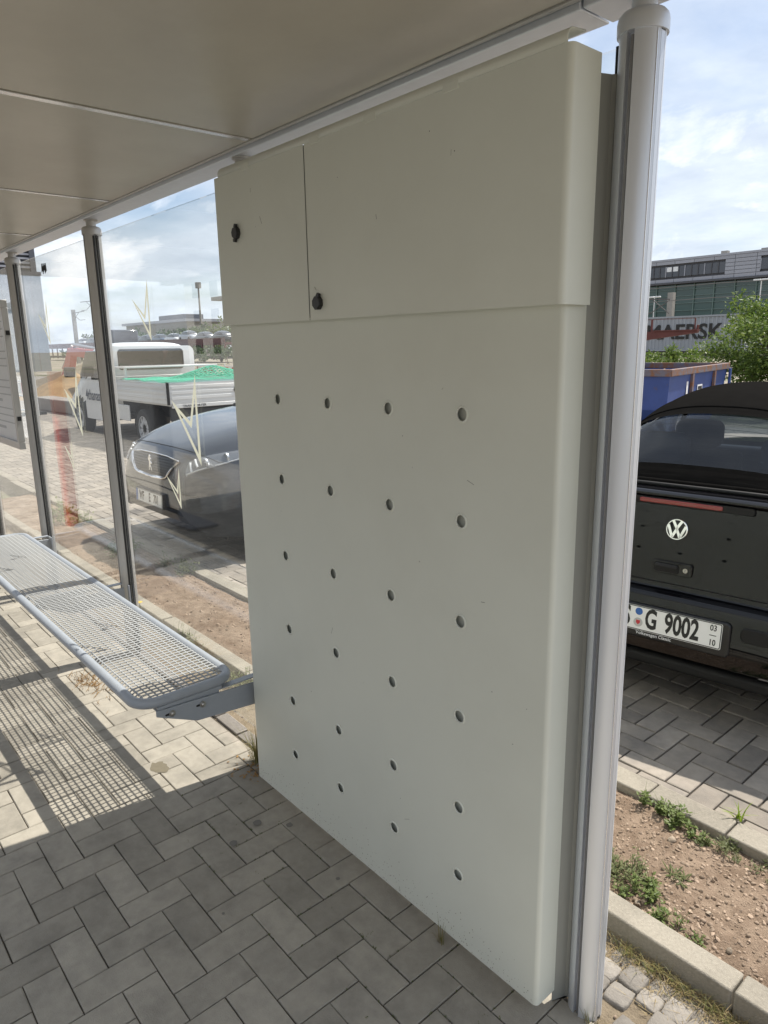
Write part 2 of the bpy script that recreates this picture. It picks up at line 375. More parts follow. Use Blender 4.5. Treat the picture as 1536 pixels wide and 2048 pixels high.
# kerbs: edging stones about one metre long
def kerb(name, y0, y1, z1, xs, gap=0.006):
    e = empty(name, (0, y0, 0), kind='structure')
    for a, b in zip(xs[:-1], xs[1:]):
        dz = random.uniform(-0.003, 0.003)
        o = MB().box(a + gap / 2, b - gap / 2, 0, y1 - y0, -0.15, z1 + dz).build('kerb_stone', m_kerb, e, bevel=0.006)
        o.rotation_euler = (0, 0, random.uniform(-0.0015, 0.0015))
kerb('shelter_kerb', 1.625, 1.705, 0.06, [-9.0, -8, -7, -6, -5.02, -4.02, -3.03, -2.05, -1.55, -0.55, 0.45, 1.45, 2.45])
kerb('parking_kerb', 2.21, 2.31, 0.06, [-18, -17, -16, -15, -14, -13, -12, -11, -10, -9, -8, -7, -6, -5, -4, -3.0, -2.02, -1.12, -0.93 + 0.1, 0.2, 1.2, 2.2])

# planting strip: lumpy dry soil
def soil_h(x, y):
    e = min(1, (y - 1.70) / 0.05, (2.215 - y) / 0.05); e = max(0, e)
    n = mnoise.noise((x * 1.3, y * 2.2, 3.1)) * 0.018 + mnoise.noise((x * 6, y * 6, 1.7)) * 0.010 + mnoise.noise((x * 24, y * 24, 5.0)) * 0.006 + mnoise.noise((x * 60, y * 60, 9.0)) * 0.0035
    return 0.022 + 0.012 * e + n * (0.4 + 0.6 * e)
xs = list(np.arange(-9.0, -4.0, 0.03)) + list(np.arange(-4.0, 0.9, 0.0085)) + [0.9, 2.4]
ys = list(np.linspace(1.70, 2.215, 60))
sb = MB(); ny = len(ys)
sb.add([(x, y, soil_h(x, y)) for x in xs for y in ys], [(i * ny + j, (i + 1) * ny + j, (i + 1) * ny + j + 1, i * ny + j + 1) for i in range(len(xs) - 1) for j in range(ny - 1)])
tag(sb.build('planting_strip', m_soil, smooth=180, recalc=False), kind='structure')
m_clod = M('soil_clod', (0.29, 0.22, 0.165), 0.97, var=0.2, vs_=90, rnd=0.35, spec=0.1)
ICO = [(0, 0, 1), (0.9, 0, 0.4), (0.28, 0.85, 0.4), (-0.72, 0.53, 0.4), (-0.72, -0.53, 0.4), (0.28, -0.85, 0.4), (0.72, 0.53, -0.4), (-0.28, 0.85, -0.4), (-0.9, 0, -0.4), (-0.28, -0.85, -0.4), (0.72, -0.53, -0.4), (0, 0, -1)]
ICOF = [(0, 1, 2), (0, 2, 3), (0, 3, 4), (0, 4, 5), (0, 5, 1), (1, 6, 2), (2, 7, 3), (3, 8, 4), (4, 9, 5), (5, 10, 1), (6, 7, 2), (7, 8, 3), (8, 9, 4), (9, 10, 5), (10, 6, 1), (11, 7, 6), (11, 8, 7), (11, 9, 8), (11, 10, 9), (11, 6, 10)]
def clods(n, x0, x1, y0, y1, hf, s0, s1, pw=3):
    b = MB()
    for _ in range(n):
        x, y = random.uniform(x0, x1), random.uniform(y0, y1); s = s0 + (s1 - s0) * random.random() ** pw
        r = Matrix.Rotation(random.uniform(0, 6.3), 3, Vector((random.random() - .5, random.random() - .5, random.random() + .01)))
        z = hf(x, y)
        k = [random.uniform(0.7, 1.25) for _ in ICO]
        b.add([tuple(r @ Vector((p[0] * s * q, p[1] * s * q, p[2] * s * 0.75 * q)) + Vector((x, y, z))) for p, q in zip(ICO, k)], ICOF)
    return b
tag(clods(9000, -1.4, 0.0, 1.715, 2.205, soil_h, 0.0012, 0.0095, 5).build('soil_clods', m_clod, smooth=60), 'small crumbly clods of dry brown soil in the planting strip', 'soil', kind='stuff')
tag(clods(2600, -6.0, -1.5, 1.715, 2.205, soil_h, 0.002, 0.011, 4).build('soil_clods', m_clod, smooth=60), 'brown soil crumbs in the planting strip behind the glass', 'soil', kind='stuff')
m_peb = M('pale_pebble', (0.30, 0.24, 0.18), 0.9, rnd=0.3, bump=0.5, bs=200)
for (x, y, s) in ((-0.945, 2.075, 0.016), (-0.88, 1.735, 0.012), (-0.72, 1.86, 0.008), (-0.55, 1.9, 0.009), (-0.62, 1.77, 0.010)):
    pb = clods(1, x, x, y, y, lambda a, b: soil_h(a, b) + 0.006, s, s, 1)
    tag(pb.build('pebble', m_peb, smooth=50), {-0.945: 'rounded brown stone on the soil below the leafy weeds', -0.88: 'brown stone at the near kerb beside the bushy weed', -0.72: 'small stone in the open middle of the bare soil', -0.55: 'small stone near the right end of the bare soil', -0.62: 'small stone on the soil close to the near kerb, far right'}[x], 'stone', 'stones on the soil strip')

# cobbles between the shelter floor and the kerb, right of the end post
def cobble(cx, cy, w, d, h, sharp):
    n = 16; pts = []
    for k in range(n):
        a = 2 * PI * k / n; c, s = math.cos(a), math.sin(a)
        q = (abs(c) ** sharp + abs(s) ** sharp) ** (-1 / sharp) * random.uniform(0.96, 1.03)
        pts.append((c * q * w / 2, s * q * d / 2))
    v = []
    for sc, z in ((1.0, -0.06), (1.0, h - 0.008), (0.965, h - 0.0025), (0.86, h)):
        v += [(x * sc, y * sc, z + random.uniform(-0.0015, 0.0015)) for x, y in pts]
    f = [(r * n + k, r * n + (k + 1) % n, (r + 1) * n + (k + 1) % n, (r + 1) * n + k) for r in range(3) for k in range(n)] + [tuple(3 * n + k for k in range(n))]
    return MB().add(v, f).build('cobble', m_cobble, side_strip, smooth=50, loc=(cx, cy, 0), rot=(random.uniform(-.05, .05), random.uniform(-.05, .05), random.uniform(-.10, .10)))
xx = -1.45
while xx < 0.6:
    w = random.uniform(0.058, 0.078)
    yy = 1.355
    while yy < 1.56:
        d = random.uniform(0.055, 0.072)
        if not (abs(xx + w / 2 + 0.81) < 0.075 and abs(yy + d / 2 - 1.36) < 0.07) and random.random() < 0.93:
            cobble(xx + w / 2 + random.uniform(-.003, .003), yy + d / 2, w + 0.002, d + 0.002, random.uniform(-0.004, 0.006) - (0.010 if yy > 1.5 else 0), 9.0)
        yy += d
    xx += w
# narrow edging bricks under the glass, left of the cabinet
for k in range(16):
    x = -2.2 - k * 0.205
    MB().box(-0.098, 0.098, -0.03, 0.03, -0.05, 0.004 + random.uniform(-.003, .003)).build('edging_brick', m_cobble, side_strip, bevel=0.004, loc=(x - 0.1, 1.378, 0), rot=(0, 0, random.uniform(-.02, .02)))
tag(clods(900, -5.5, 0.5, 1.345, 1.62, lambda x, y: -0.008, 0.001, 0.006, 3).build('grit', m_clod, smooth=60), 'loose grit scattered over the cobbles and joints', 'gravel', kind='stuff')

# trodden chewing gum and a damp patch on the shelter floor
m_gum = M('trodden_gum', (0.19, 0.175, 0.155), 0.9)
m_damp = M('damp_stain', (0.17, 0.145, 0.10), 0.8, var=0.1, vs_=40)
for (x, y, r) in ((-2.02, 1.10, 0.017), (-1.93, 1.18, 0.013), (-1.98, 0.98, 0.014), (-1.60, 1.15, 0.007), (-1.72, 0.80, 0.005)):
    MB().add([(x + r * random.uniform(.8, 1.15) * math.cos(2 * PI * k / 14), y + r * random.uniform(.8, 1.15) * math.sin(2 * PI * k / 14), 0.0022) for k in range(14)], [tuple(range(14))]).build('gum_spot', m_gum, pavement, recalc=False)
MB().add([(-2.60 + 0.05 * random.uniform(.75, 1.15) * math.cos(2 * PI * k / 20), 0.98 + 0.032 * random.uniform(.75, 1.15) * math.sin(2 * PI * k / 20), 0.0022) for k in range(20)], [tuple(range(20))]).build('damp_spot', m_damp, pavement, recalc=False)

# ================================================================== BUS SHELTER
m_chrome0 = M('bright_aluminium_edge', (0.85, 0.86, 0.88), 0.25, 0.8)
YW = 1.36; POSTS = [-0.81, -2.30, -3.79, -5.28, -6.77]
shelter = empty('bus_shelter', (0, 0, 0), label='open bus shelter of aluminium posts, glass panes and a flat ceiling', cat='bus shelter')
def slot_profile(r=0.0425, a=0.0075, dep=0.013, n=9):
    p = []; e = math.asin(a / r)
    for q in range(4):
        base = q * PI / 2
        c, s = math.cos(base), math.sin(base)
        for (u, v) in ((r - dep, -a), (r - dep, a)): p.append((u * c - v * s, u * s + v * c))
        for k in range(n + 1):
            t = base + e + (PI / 2 - 2 * e) * k / n; p.append((r * math.cos(t), r * math.sin(t)))
    return p
# orientation: slot floors come first so the arc ends meet the next slot
prof = slot_profile()
post_me = MB().prism(prof, -0.05, 2.252).mesh('post', m_alu, smooth=30)
post_me2 = MB().prism(prof, -0.05, 2.252).mesh('post', m_alu_dull, smooth=30)
cap_prof = [(0.0425, 2.250), (0.047, 2.250), (0.0475, 2.256), (0.0475, 2.272), (0.0455, 2.281), (0.040, 2.287), (0.030, 2.2905), (0.024, 2.2905)]
for i, px_ in enumerate(POSTS):
    me, am = (post_me, m_alu) if i == 0 else (post_me2, m_alu_dull)
    p = bpy.data.objects.new('post', me); link(p); p.parent = shelter; p.location = (px_, YW, 0)
    cap = MB().lathe(cap_prof, 32).build('post_cap', am, p, smooth=40)
    MB().lathe([(0.0235, 2.289), (0.0235, 2.325)], 20).build('post_neck', am, p, smooth=40)
    MB().lathe([(0.0335, 2.3175), (0.0335, 2.3225)], 20).build('neck_flange', am, p, smooth=40)
    for s in (-1, 1):
        if i == 0 and s == 1:
            MB().box(0.031, 0.0418, -0.0066, 0.0066, 0.0, 2.248).build('cover_strip', am, p)
            MB().tube([(0.0395, -0.0157, 0.0), (0.0395, -0.0157, 2.249)], 0.0014, 6).build('seam_ridge', m_chrome0, p, smooth=60)
            continue
        MB().box(s * 0.030, s * 0.0475, -0.0135, -0.0055, 0.02, 2.243).build('gasket', m_gasket, p)
        MB().box(s * 0.030, s * 0.0475, 0.0055, 0.0135, 0.02, 2.243).build('gasket', m_gasket, p)
    # ribs inside the open slot that faces the street
    MB().box(-0.0025, 0.0025, -0.036, -0.0295, 0.0, 2.245).build('slot_rib', m_slot, p)
for a, b in zip(POSTS[1:] + [-8.26], POSTS):
    if a < -7: continue
    pane = MB().box(a + 0.034, b - 0.034, YW - 0.005, YW + 0.005, 0.10, 2.243).build('glass_pane', m_glass, shelter)
    # cream lightning shapes stuck on each pane
    if b > -1: continue
    for pts in ([(0.777, 1.469), (0.948, 1.385), (1.025, 1.587), (1.025, 1.201)], [(0.653, 1.115), (0.759, 1.058), (0.795, 1.167), (0.790, 0.974)], [(0.441, 1.919), (0.567, 1.842), (0.629, 1.993), (0.624, 1.727)]):
        c = (sum(p[0] for p in pts) / 4, sum(p[1] for p in pts) / 4)
        size = (max(p[1] for p in pts) - min(p[1] for p in pts))
        w = 0.036 * size + 0.0055
        # offset each side inwards by w (mitre), outer outline first
        n = len(pts); inner = []
        area = sum(pts[i][0] * pts[(i + 1) % n][1] - pts[(i + 1) % n][0] * pts[i][1] for i in range(n))
        sg = 1 if area > 0 else -1
        for i in range(n):
            P0, P1, P2 = Vector(pts[i - 1]), Vector(pts[i]), Vector(pts[(i + 1) % n])
            d1, d2 = (P1 - P0).normalized(), (P2 - P1).normalized()
            n1, n2 = Vector((-d1.y, d1.x)) * sg, Vector((-d2.y, d2.x)) * sg
            bis = n1 + n2
            bis = bis / max(0.08, bis.dot(n1)) if bis.length > 1e-6 else n1
            if bis.length > 5.5: bis = bis.normalized() * 5.5
            inner.append(P1 + bis * w)
        V = [(x + a, YW - 0.0062, z) for x, z in pts] + [(q.x + a, YW - 0.0062, q.y) for q in inner]
        MB().add(V, [(i, (i + 1) % n, n + (i + 1) % n, n + i) for i in range(n)]).build('lightning_decal', m_decal, pane, recalc=False)
# small scribble on the third pane
sc = MB()
for k in range(7):
    x = -4.655 + k * 0.012
    sc.tube([(x, YW - 0.0065, 2.145 + 0.012 * math.sin(k * 2.1)), (x + 0.010, YW - 0.0065, 2.185 + 0.008 * math.cos(k * 3)), (x + 0.018, YW - 0.0065, 2.150 + 0.01 * math.sin(k))], 0.0022, 4)
sc.build('scribble', m_black_pl, shelter)
# roof: beam, ceiling sheets, roof deck
bx('beam', m_alu, shelter, -7.2, -0.928, 1.325, 1.43, 2.323, 2.42, bevel=0.003)
bx('beam', m_alu, shelter, -0.922, 0.50, 1.325, 1.43, 2.323, 2.42, bevel=0.003)
bx('beam', m_alu_dull, shelter, -7.2, 0.50, -0.62, -0.50, 2.323, 2.42, bevel=0.003)
bx('ceiling_trim', m_alu_dull, shelter, -7.2, 0.50, 1.309, 1.3235, 2.336, 2.36, bevel=0.002)
seams = [-7.02, -5.80, -4.58, -3.36, -2.14, -0.92, 0.30]
for k, (a, b) in enumerate(zip(seams[:-1], seams[1:])):
    o = MB().box(a + 0.004, b - 0.004, -0.90, 0.90, -0.002, 0.004).build('ceiling_panel', m_ceiling, shelter, bevel=0.001)
    o.location = (0, 0.408, 2.3435); o.rotation_euler = (random.uniform(-.0012, .0012), [0.0, .001, -.001, .0012, -0.001, 0.0006][k] * 0.6, 0)
    o.rotation_euler.y = 0
    MB().box(b - 0.011, b + 0.011, -0.48, 1.306, 2.3505, 2.353).build('joint_backing', m_gap, shelter)
    MB().box(b - 0.030, b - 0.0045, -0.48, 1.300, 2.3388, 2.3412).build('joint_strip', m_chrome0, shelter, bevel=0.0008)
bx('roof_deck', m_alu_dull, shelter, -7.25, 0.55, -0.65, 1.445, 2.424, 2.47)

# timetable case beyond the third post
m_paper = M('timetable_paper', (0.70, 0.71, 0.72), 0.6, var=0.03, vs_=6)
m_ink = M('grey_print', (0.48, 0.49, 0.50), 0.7)
case = empty('timetable_case', (-5.86, 1.30, 1.02), label='grey framed timetable case hung inside the farthest visible glass pane', cat='display case')
fr = MB().box(-0.47, 0.47, -0.02, 0.02, 0, 0.05).box(-0.47, 0.47, -0.02, 0.02, 0.96, 1.01).box(-0.47, -0.42, -0.02, 0.02, 0.05, 0.96).box(0.42, 0.47, -0.02, 0.02, 0.05, 0.96)
fr.build('frame', m_alu_dull, case, bevel=0.003)
pp_ = MB().box(-0.42, 0.42, -0.004, 0.004, 0.05, 0.96).build('poster', m_paper, case)
pr = MB()
for k in range(16): pr.box(-0.36, 0.36 if k % 4 else 0.1, -0.0055, -0.0045, 0.12 + k * 0.05, 0.128 + k * 0.05 + (0.012 if k % 4 == 0 else 0))
pr.build('printed_lines', m_ink, pp_)
bx('hinge', m_black_pl, case, 0.468, 0.476, -0.012, 0.012, 0.2, 0.23); bx('hinge', m_black_pl, case, 0.468, 0.476, -0.012, 0.012, 0.78, 0.81)
for k in (-0.47, 0.0, 0.3): bx('bracket', m_alu_dull, case, k if k < 0 else k, (k + 0.03), 0.02, 0.05, 0.5, 0.54)

# ================================================================== PERFORATED CABINET
cab = empty('metal_wall_cabinet', (-1.55, 1.30, 0.03), label='tall pale grey sheet metal cabinet with round holes beside the end post', cat='cabinet')
cab.location = (0, 0, 0)
HX = [-1.149, -1.415, -1.684, -1.951]; HZ = [1.528, 1.267, 1.005, 0.740, 0.468, 0.254]
def plate(name, x0, x1, z0, z1, y, holes, r, m, parent, ydir=1, bend=True, yback=1.30, rb=0.013, lbend=True):
    bm = bmesh.new(); edges = []
    def loop(pts):
        vs_ = [bm.verts.new((p[0], y, p[1])) for p in pts]
        for i in range(len(vs_)): edges.append(bm.edges.new((vs_[i], vs_[(i + 1) % len(vs_)])))
    xr = x1 - (rb if bend else 0); xl = x0 + (rb if lbend else 0)
    zs = np.linspace(z0, z1, 12)
    loop([(xl, z) for z in zs[::-1]] + [(xr, z) for z in zs])
    for hx, hz in holes: loop(circle(r, 28, 0, hx, hz))
    bmesh.ops.triangle_fill(bm, use_beauty=True, use_dissolve=False, edges=edges)
    me = bpy.data.meshes.new(name); bm.to_mesh(me); bm.free()
    b = MB(); b.v = [tuple(v.co) for v in me.vertices]; b.f = [tuple(p.vertices) for p in me.polygons]; b.mi = [0] * len(b.f)
    bpy.data.meshes.remove(me)
    for hx, hz in holes:                                   # turned-in hole walls
        c0 = circle(r, 28, 0, hx, hz); n = 28
        b.add([(p[0], y, p[1]) for p in c0] + [(p[0], y + 0.0025 * ydir, p[1]) for p in c0], [(k, (k + 1) % n, n + (k + 1) % n, n + k) for k in range(n)])
    for s, do in ((1, bend), (-1, lbend)):
        if not do: continue
        xb = x1 if s > 0 else x0; prf = []
        for k in range(9):
            t = PI / 2 * k / 8; prf.append((xb - s * rb + s * rb * math.sin(t), y + rb * ydir - rb * ydir * math.cos(t)))
        prf.append((xb, yback))
        for z_a, z_b in zip(zs[:-1], zs[1:]):
            for (p, q) in zip(prf[:-1], prf[1:]):
                b.add([(p[0], p[1], z_a), (q[0], q[1], z_a), (q[0], q[1], z_b), (p[0], p[1], z_b)], [(0, 1, 2, 3)])
    o = b.build(name, m, parent, smooth=50, merge=0.0004)
    wnm = o.modifiers.new('wn', 'WEIGHTED_NORMAL'); wnm.keep_sharp = True
    return o
holes = [(x, z) for x in HX for z in HZ]
front = plate('front_panel', -2.235, -0.872, 0.032, 1.775, 1.235, holes, 0.0155, m_powder, cab, yback=1.332)
rim = MB().lathe([(0.0152, 0.0012), (0.0158, -0.0016), (0.0178, -0.0024), (0.0205, -0.0010), (0.0212, 0.0006)], 24, axis='y').mesh('hole_rim', m_powder, smooth=60)
for x, z in holes:
    o = bpy.data.objects.new('hole_rim', rim); link(o); o.parent = front; o.location = (x, 1.235, z)
# remove the lathe end discs so that the hole stays open
bmr = bmesh.new(); bmr.from_mesh(rim); bmesh.ops.delete(bmr, geom=[f for f in bmr.faces if len(f.verts) > 4], context='FACES'); bmr.to_mesh(rim); bmr.free()
plate('back_panel', -2.235, -0.872, 0.032, 2.20, 1.303, holes, 0.0155, m_powder, cab, ydir=-1, bend=False, lbend=False)
bx('inner_panel', m_powder, cab, -2.21, -0.89, 1.2505, 1.2535, 0.04, 1.76)
bx('bottom_tray', m_powder, cab, -2.228, -0.88, 1.242, 1.300, 0.032, 0.036)
# upper box with two doors
d1 = plate('door', -2.222, -1.7135, 1.763, 2.222, 1.205, [], 0.01, m_powder, cab, bend=False, rb=0.006)
d2 = plate('door', -1.7095, -0.857, 1.763, 2.222, 1.205, [], 0.01, m_powder, cab, lbend=False, rb=0.014)
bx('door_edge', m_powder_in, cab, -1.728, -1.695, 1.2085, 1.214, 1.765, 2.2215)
bx('box_underside', m_powder, cab, -2.216, -0.872, 1.2065, 1.2335, 1.766, 1.770)
bx('box_top', m_powder, cab, -2.216, -0.872, 1.215, 1.302, 2.208, 2.212)
# upturned flange along the top with clips
fl = MB(); prf = [(1.2065, 2.2225), (1.207, 2.234), (1.211, 2.242), (1.219, 2.247), (1.262, 2.252)]
for (p, q) in zip(prf[:-1], prf[1:]):
    fl.add([(-2.19, p[0], p[1]), (-0.868, p[0], p[1]), (-0.868, q[0], q[1]), (-2.19, q[0], q[1])], [(0, 1, 2, 3)])
fo = fl.build('top_flange', m_powder, cab, smooth=60, merge=0.0003); sm = fo.modifiers.new('s', 'SOLIDIFY'); sm.thickness = 0.003; sm.offset = 1
for x in (-2.02, -1.66, -1.43, -1.16): bx('clip', m_powder, cab, x - 0.022, x + 0.022, 1.203, 1.207, 2.214, 2.232, bevel=0.001)
# lock covers
for (x, z, rot_, par, flap) in ((-2.089, 2.042, 0.2, d1, True), (-1.665, 1.808, 0.39, d2, False)):
    lk = MB().lathe([(0.018, 0.002), (0.0195, -0.001), (0.0195, -0.010), (0.017, -0.013)], 8, axis='y').build('lock_cover', m_black_pl, par, smooth=25, loc=(x, 1.205, z), rot=(0, rot_, 0))
    MB().prism([(-0.007, 0.017), (0.007, 0.017), (0.004, 0.027), (-0.004, 0.027)], -0.012, -0.004, axis='y').build('cap_tab', m_black_pl, lk)
    if flap: MB().prism([(-0.0075, -0.018), (0.0075, -0.018), (0.005, -0.027), (-0.005, -0.027)], -0.012, -0.004, axis='y').build('cap_tab', m_black_pl, lk)
# mounting straps and crumpled tape between cabinet and end post
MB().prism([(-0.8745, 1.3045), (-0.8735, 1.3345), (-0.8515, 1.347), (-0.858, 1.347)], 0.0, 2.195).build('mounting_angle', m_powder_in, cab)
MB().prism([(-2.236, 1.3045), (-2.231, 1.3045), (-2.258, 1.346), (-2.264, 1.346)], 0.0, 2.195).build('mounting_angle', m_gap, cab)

# ================================================================== BENCH
bench = empty('mesh_bench', (0, 0, 0), label='long grey steel bench with a woven wire seat on wall brackets', cat='bench')
BX0, BX1, BY0, BY1, BZ, BR = -5.22, -2.295, 0.815, 1.185, 0.455, 0.0195
path = [(x, y, BZ) for x, y in rrect(BX0, BX1, BY0, BY1, 0.075, 8)]
MB().tube(path, BR, 16, closed=True).build('frame_tube', m_bench, bench, smooth=60)
wires = MB(); pt = 0.0252
nx = int((BX1 - BX0 - 0.05) / pt); ny_ = 13
zt = BZ + 0.012
for k in range(nx + 1):
    x = BX0 + 0.028 + k * pt
    if x > BX1 - 0.02: break
    inset = 0.0
    for e in (BX0, BX1):
        d = 0.075 - abs(x - e)
        if d > 0: inset = 0.075 - math.sqrt(max(0, 0.075 ** 2 - d * d))
    y0, y1 = BY0 + 0.008 + inset, BY1 - 0.008 - inset
    wires.tube([(x, y0, BZ - 0.004), (x, y0 + 0.006, BZ + 0.008), (x, y0 + 0.018, zt + 0.003), (x, y0 + 0.04, zt + 0.005), (x, (y0 + y1) / 2, zt + 0.002), (x, y1 - 0.012, zt), (x, y1, BZ + 0.006)], 0.0032, 5, caps=False)
for j in range(ny_ + 1):
    y = BY0 + 0.030 + j * (BY1 - BY0 - 0.052) / ny_
    z = zt + (0.005 if y < BY0 + 0.06 else 0.003) - 0.004
    ins = max(0, 0.06 - min(y - BY0, BY1 - y)) * 0.6
    wires.tube([(BX0 + 0.008 + ins, y, BZ + 0.004), (BX0 + 0.03 + ins, y, z), (BX1 - 0.03 - ins, y, z), (BX1 - 0.008 - ins, y, BZ + 0.004)], 0.0032, 5, caps=False)
wires.tube([(BX0 + 0.06, BY0 + 0.012, BZ + 0.004), (BX1 - 0.06, BY0 + 0.012, BZ + 0.004)], 0.0032, 5)
wires.build('wire_seat', m_wire, bench, smooth=60, recalc=False)
m_sticker = M('dark_scribble_on_wire', (0.03, 0.03, 0.03), 0.6)
bolt = MB().lathe([(0.0125, 0.0), (0.0125, 0.003), (0.0085, 0.0032), (0.0085, 0.009), (0.006, 0.0105)], 12, axis='x').mesh('bolt', m_steel, smooth=35)
for bxp in (-2.285, -3.775, -5.17):
    arm = MB().prism([(0.868, 0.428), (1.345, 0.404), (1.345, 0.308), (1.02, 0.335), (0.868, 0.406)], bxp, bxp + 0.008, axis='x').build('arm', m_bench, bench, bevel=0.002)
    MB().box(bxp - 0.03, bxp - 0.0005, 0.872, 1.335, 0.4225, 0.4275).build('arm_flange', m_bench, arm)
    hang = MB().prism([(0.895, 0.392), (1.12, 0.392), (1.12, 0.450), (0.895, 0.450)], bxp - 0.008, bxp - 0.0015, axis='x').build('hanger_plate', m_bench, bench, bevel=0.001)
    MB().box(bxp - 0.03, bxp + 0.004, 0.875, 1.13, 0.4285, 0.440).build('saddle', m_bench, hang)
    for y in (0.925, 1.045):
        o = bpy.data.objects.new('bolt', bolt); link(o); o.parent = arm; o.location = (bxp + 0.0085, y, 0.402 - (y - 0.925) * 0.06)
        MB().prism(rrect(y - 0.026, y - 0.006, 0.402 - 0.004 - (y - .925) * .06, 0.402 + 0.004 - (y - .925) * .06, 0.0035, 3), bxp + 0.0081, bxp + 0.0092, axis='x').build('slot', m_gasket, arm)
    bx('wall_plate', m_bench, arm, bxp - 0.03, bxp + 0.04, 1.338, 1.346 if bxp != -2.285 else 1.345, 0.29, 0.42)

# small knocks and scuffs on the cabinet front
m_scuff = M('dark_scuff', (0.16, 0.155, 0.14), 0.8)
rs = random.Random(21)
for k in range(26):
    up_ = k % 3 == 0
    x, z = rs.uniform(-2.15, -0.92), (rs.uniform(1.80, 2.18) if up_ else rs.uniform(0.08, 1.70)); y = (1.205 if up_ else 1.235) - 0.0003
    if any((x - a) ** 2 + (z - b) ** 2 < 0.03 ** 2 for a, b in holes): continue
    if abs(x + 1.7115) < 0.02 and up_: continue
    a = rs.uniform(0, PI); L_, w = rs.choice([0.002, 0.003, 0.006, 0.012]), rs.uniform(0.0004, 0.0008)
    if k % 2: L_ = w = rs.uniform(0.0008, 0.0014)
    c, s_ = math.cos(a), math.sin(a)
    MB().add([(x + c * p - s_ * q, y, z + s_ * p + c * q) for p, q in ((-L_, -w), (L_, -w), (L_, w), (-L_, w))], [(0, 1, 2, 3)]).build('scuff', m_scuff, (d1 if x < -1.712 else d2) if up_ else front, recalc=False)

m_splash = M('dried_mud_splash', (0.30, 0.27, 0.22), 0.9)
sp = MB()
for k in range(420):
    x = rs.uniform(-2.22, -0.885); z = 0.034 + abs(rs.gauss(0, 0.05)); r_ = rs.uniform(0.0005, 0.0016)
    if any((x - a) ** 2 + (z - b) ** 2 < 0.03 ** 2 for a, b in holes): continue
    sp.add([(x + r_ * math.cos(1.05 * j), 1.2347, z + r_ * rs.uniform(1, 1.6) * math.sin(1.05 * j)) for j in range(6)], [tuple(range(6))])
sp.build('mud_splashes', m_splash, front, recalc=False)['kind'] = 'stuff'

# ================================================================== VEHICLES
m_blackpaint = M('black_car_paint', (0.004, 0.004, 0.005), 0.3, spec=0.0, coat=0.75)
m_greypaint = M('slate_grey_metallic_paint', (0.030, 0.035, 0.046), 0.3, 0.2, coat=1.0, spec=0.5)
m_whitepaint = M('white_van_paint', (0.74, 0.74, 0.73), 0.3, coat=0.4)
m_softtop = M('black_soft_top_fabric', (0.0105, 0.010, 0.0095), 0.9, var=0.12, vs_=12, bump=0.25, bs=500, spec=0.0)
m_rub = M('black_rubber', (0.012, 0.012, 0.012), 0.6, spec=0.3)
m_tyre = M('tyre_rubber', (0.022, 0.022, 0.022), 0.8, bump=0.1, bs=80)
m_chrome = M('chrome', (0.82, 0.82, 0.83), 0.08, 1.0)
m_rim = M('silver_wheel', (0.55, 0.56, 0.57), 0.4, 0.2)
m_carglass = glass_mat('tinted_car_glass', (0.42, 0.47, 0.50), 1.3, 0.0)
m_lampglass = glass_mat('clear_lamp_glass', (0.9, 0.92, 0.94), 1.0, 0.0)
m_seat = M('dark_car_seat', (0.03, 0.035, 0.05), 0.85)
m_red = M('red_lamp_lens', (0.20, 0.010, 0.008), 0.15, coat=0.6)
m_plate = M('white_number_plate', (0.78, 0.78, 0.76), 0.4)
m_plateblk = M('black_plate_print', (0.01, 0.01, 0.01), 0.5)
m_eu = M('blue_sticker', (0.03, 0.12, 0.38), 0.45)
m_silver = M('silver_sticker', (0.45, 0.45, 0.45), 0.4, 0.4)
m_crest = M('red_crest', (0.5, 0.03, 0.04), 0.5)
m_wht = M('white_print', (0.8, 0.8, 0.8), 0.5)
m_darkpl = M('dark_grey_plastic', (0.03, 0.031, 0.033), 0.7, spec=0.25)

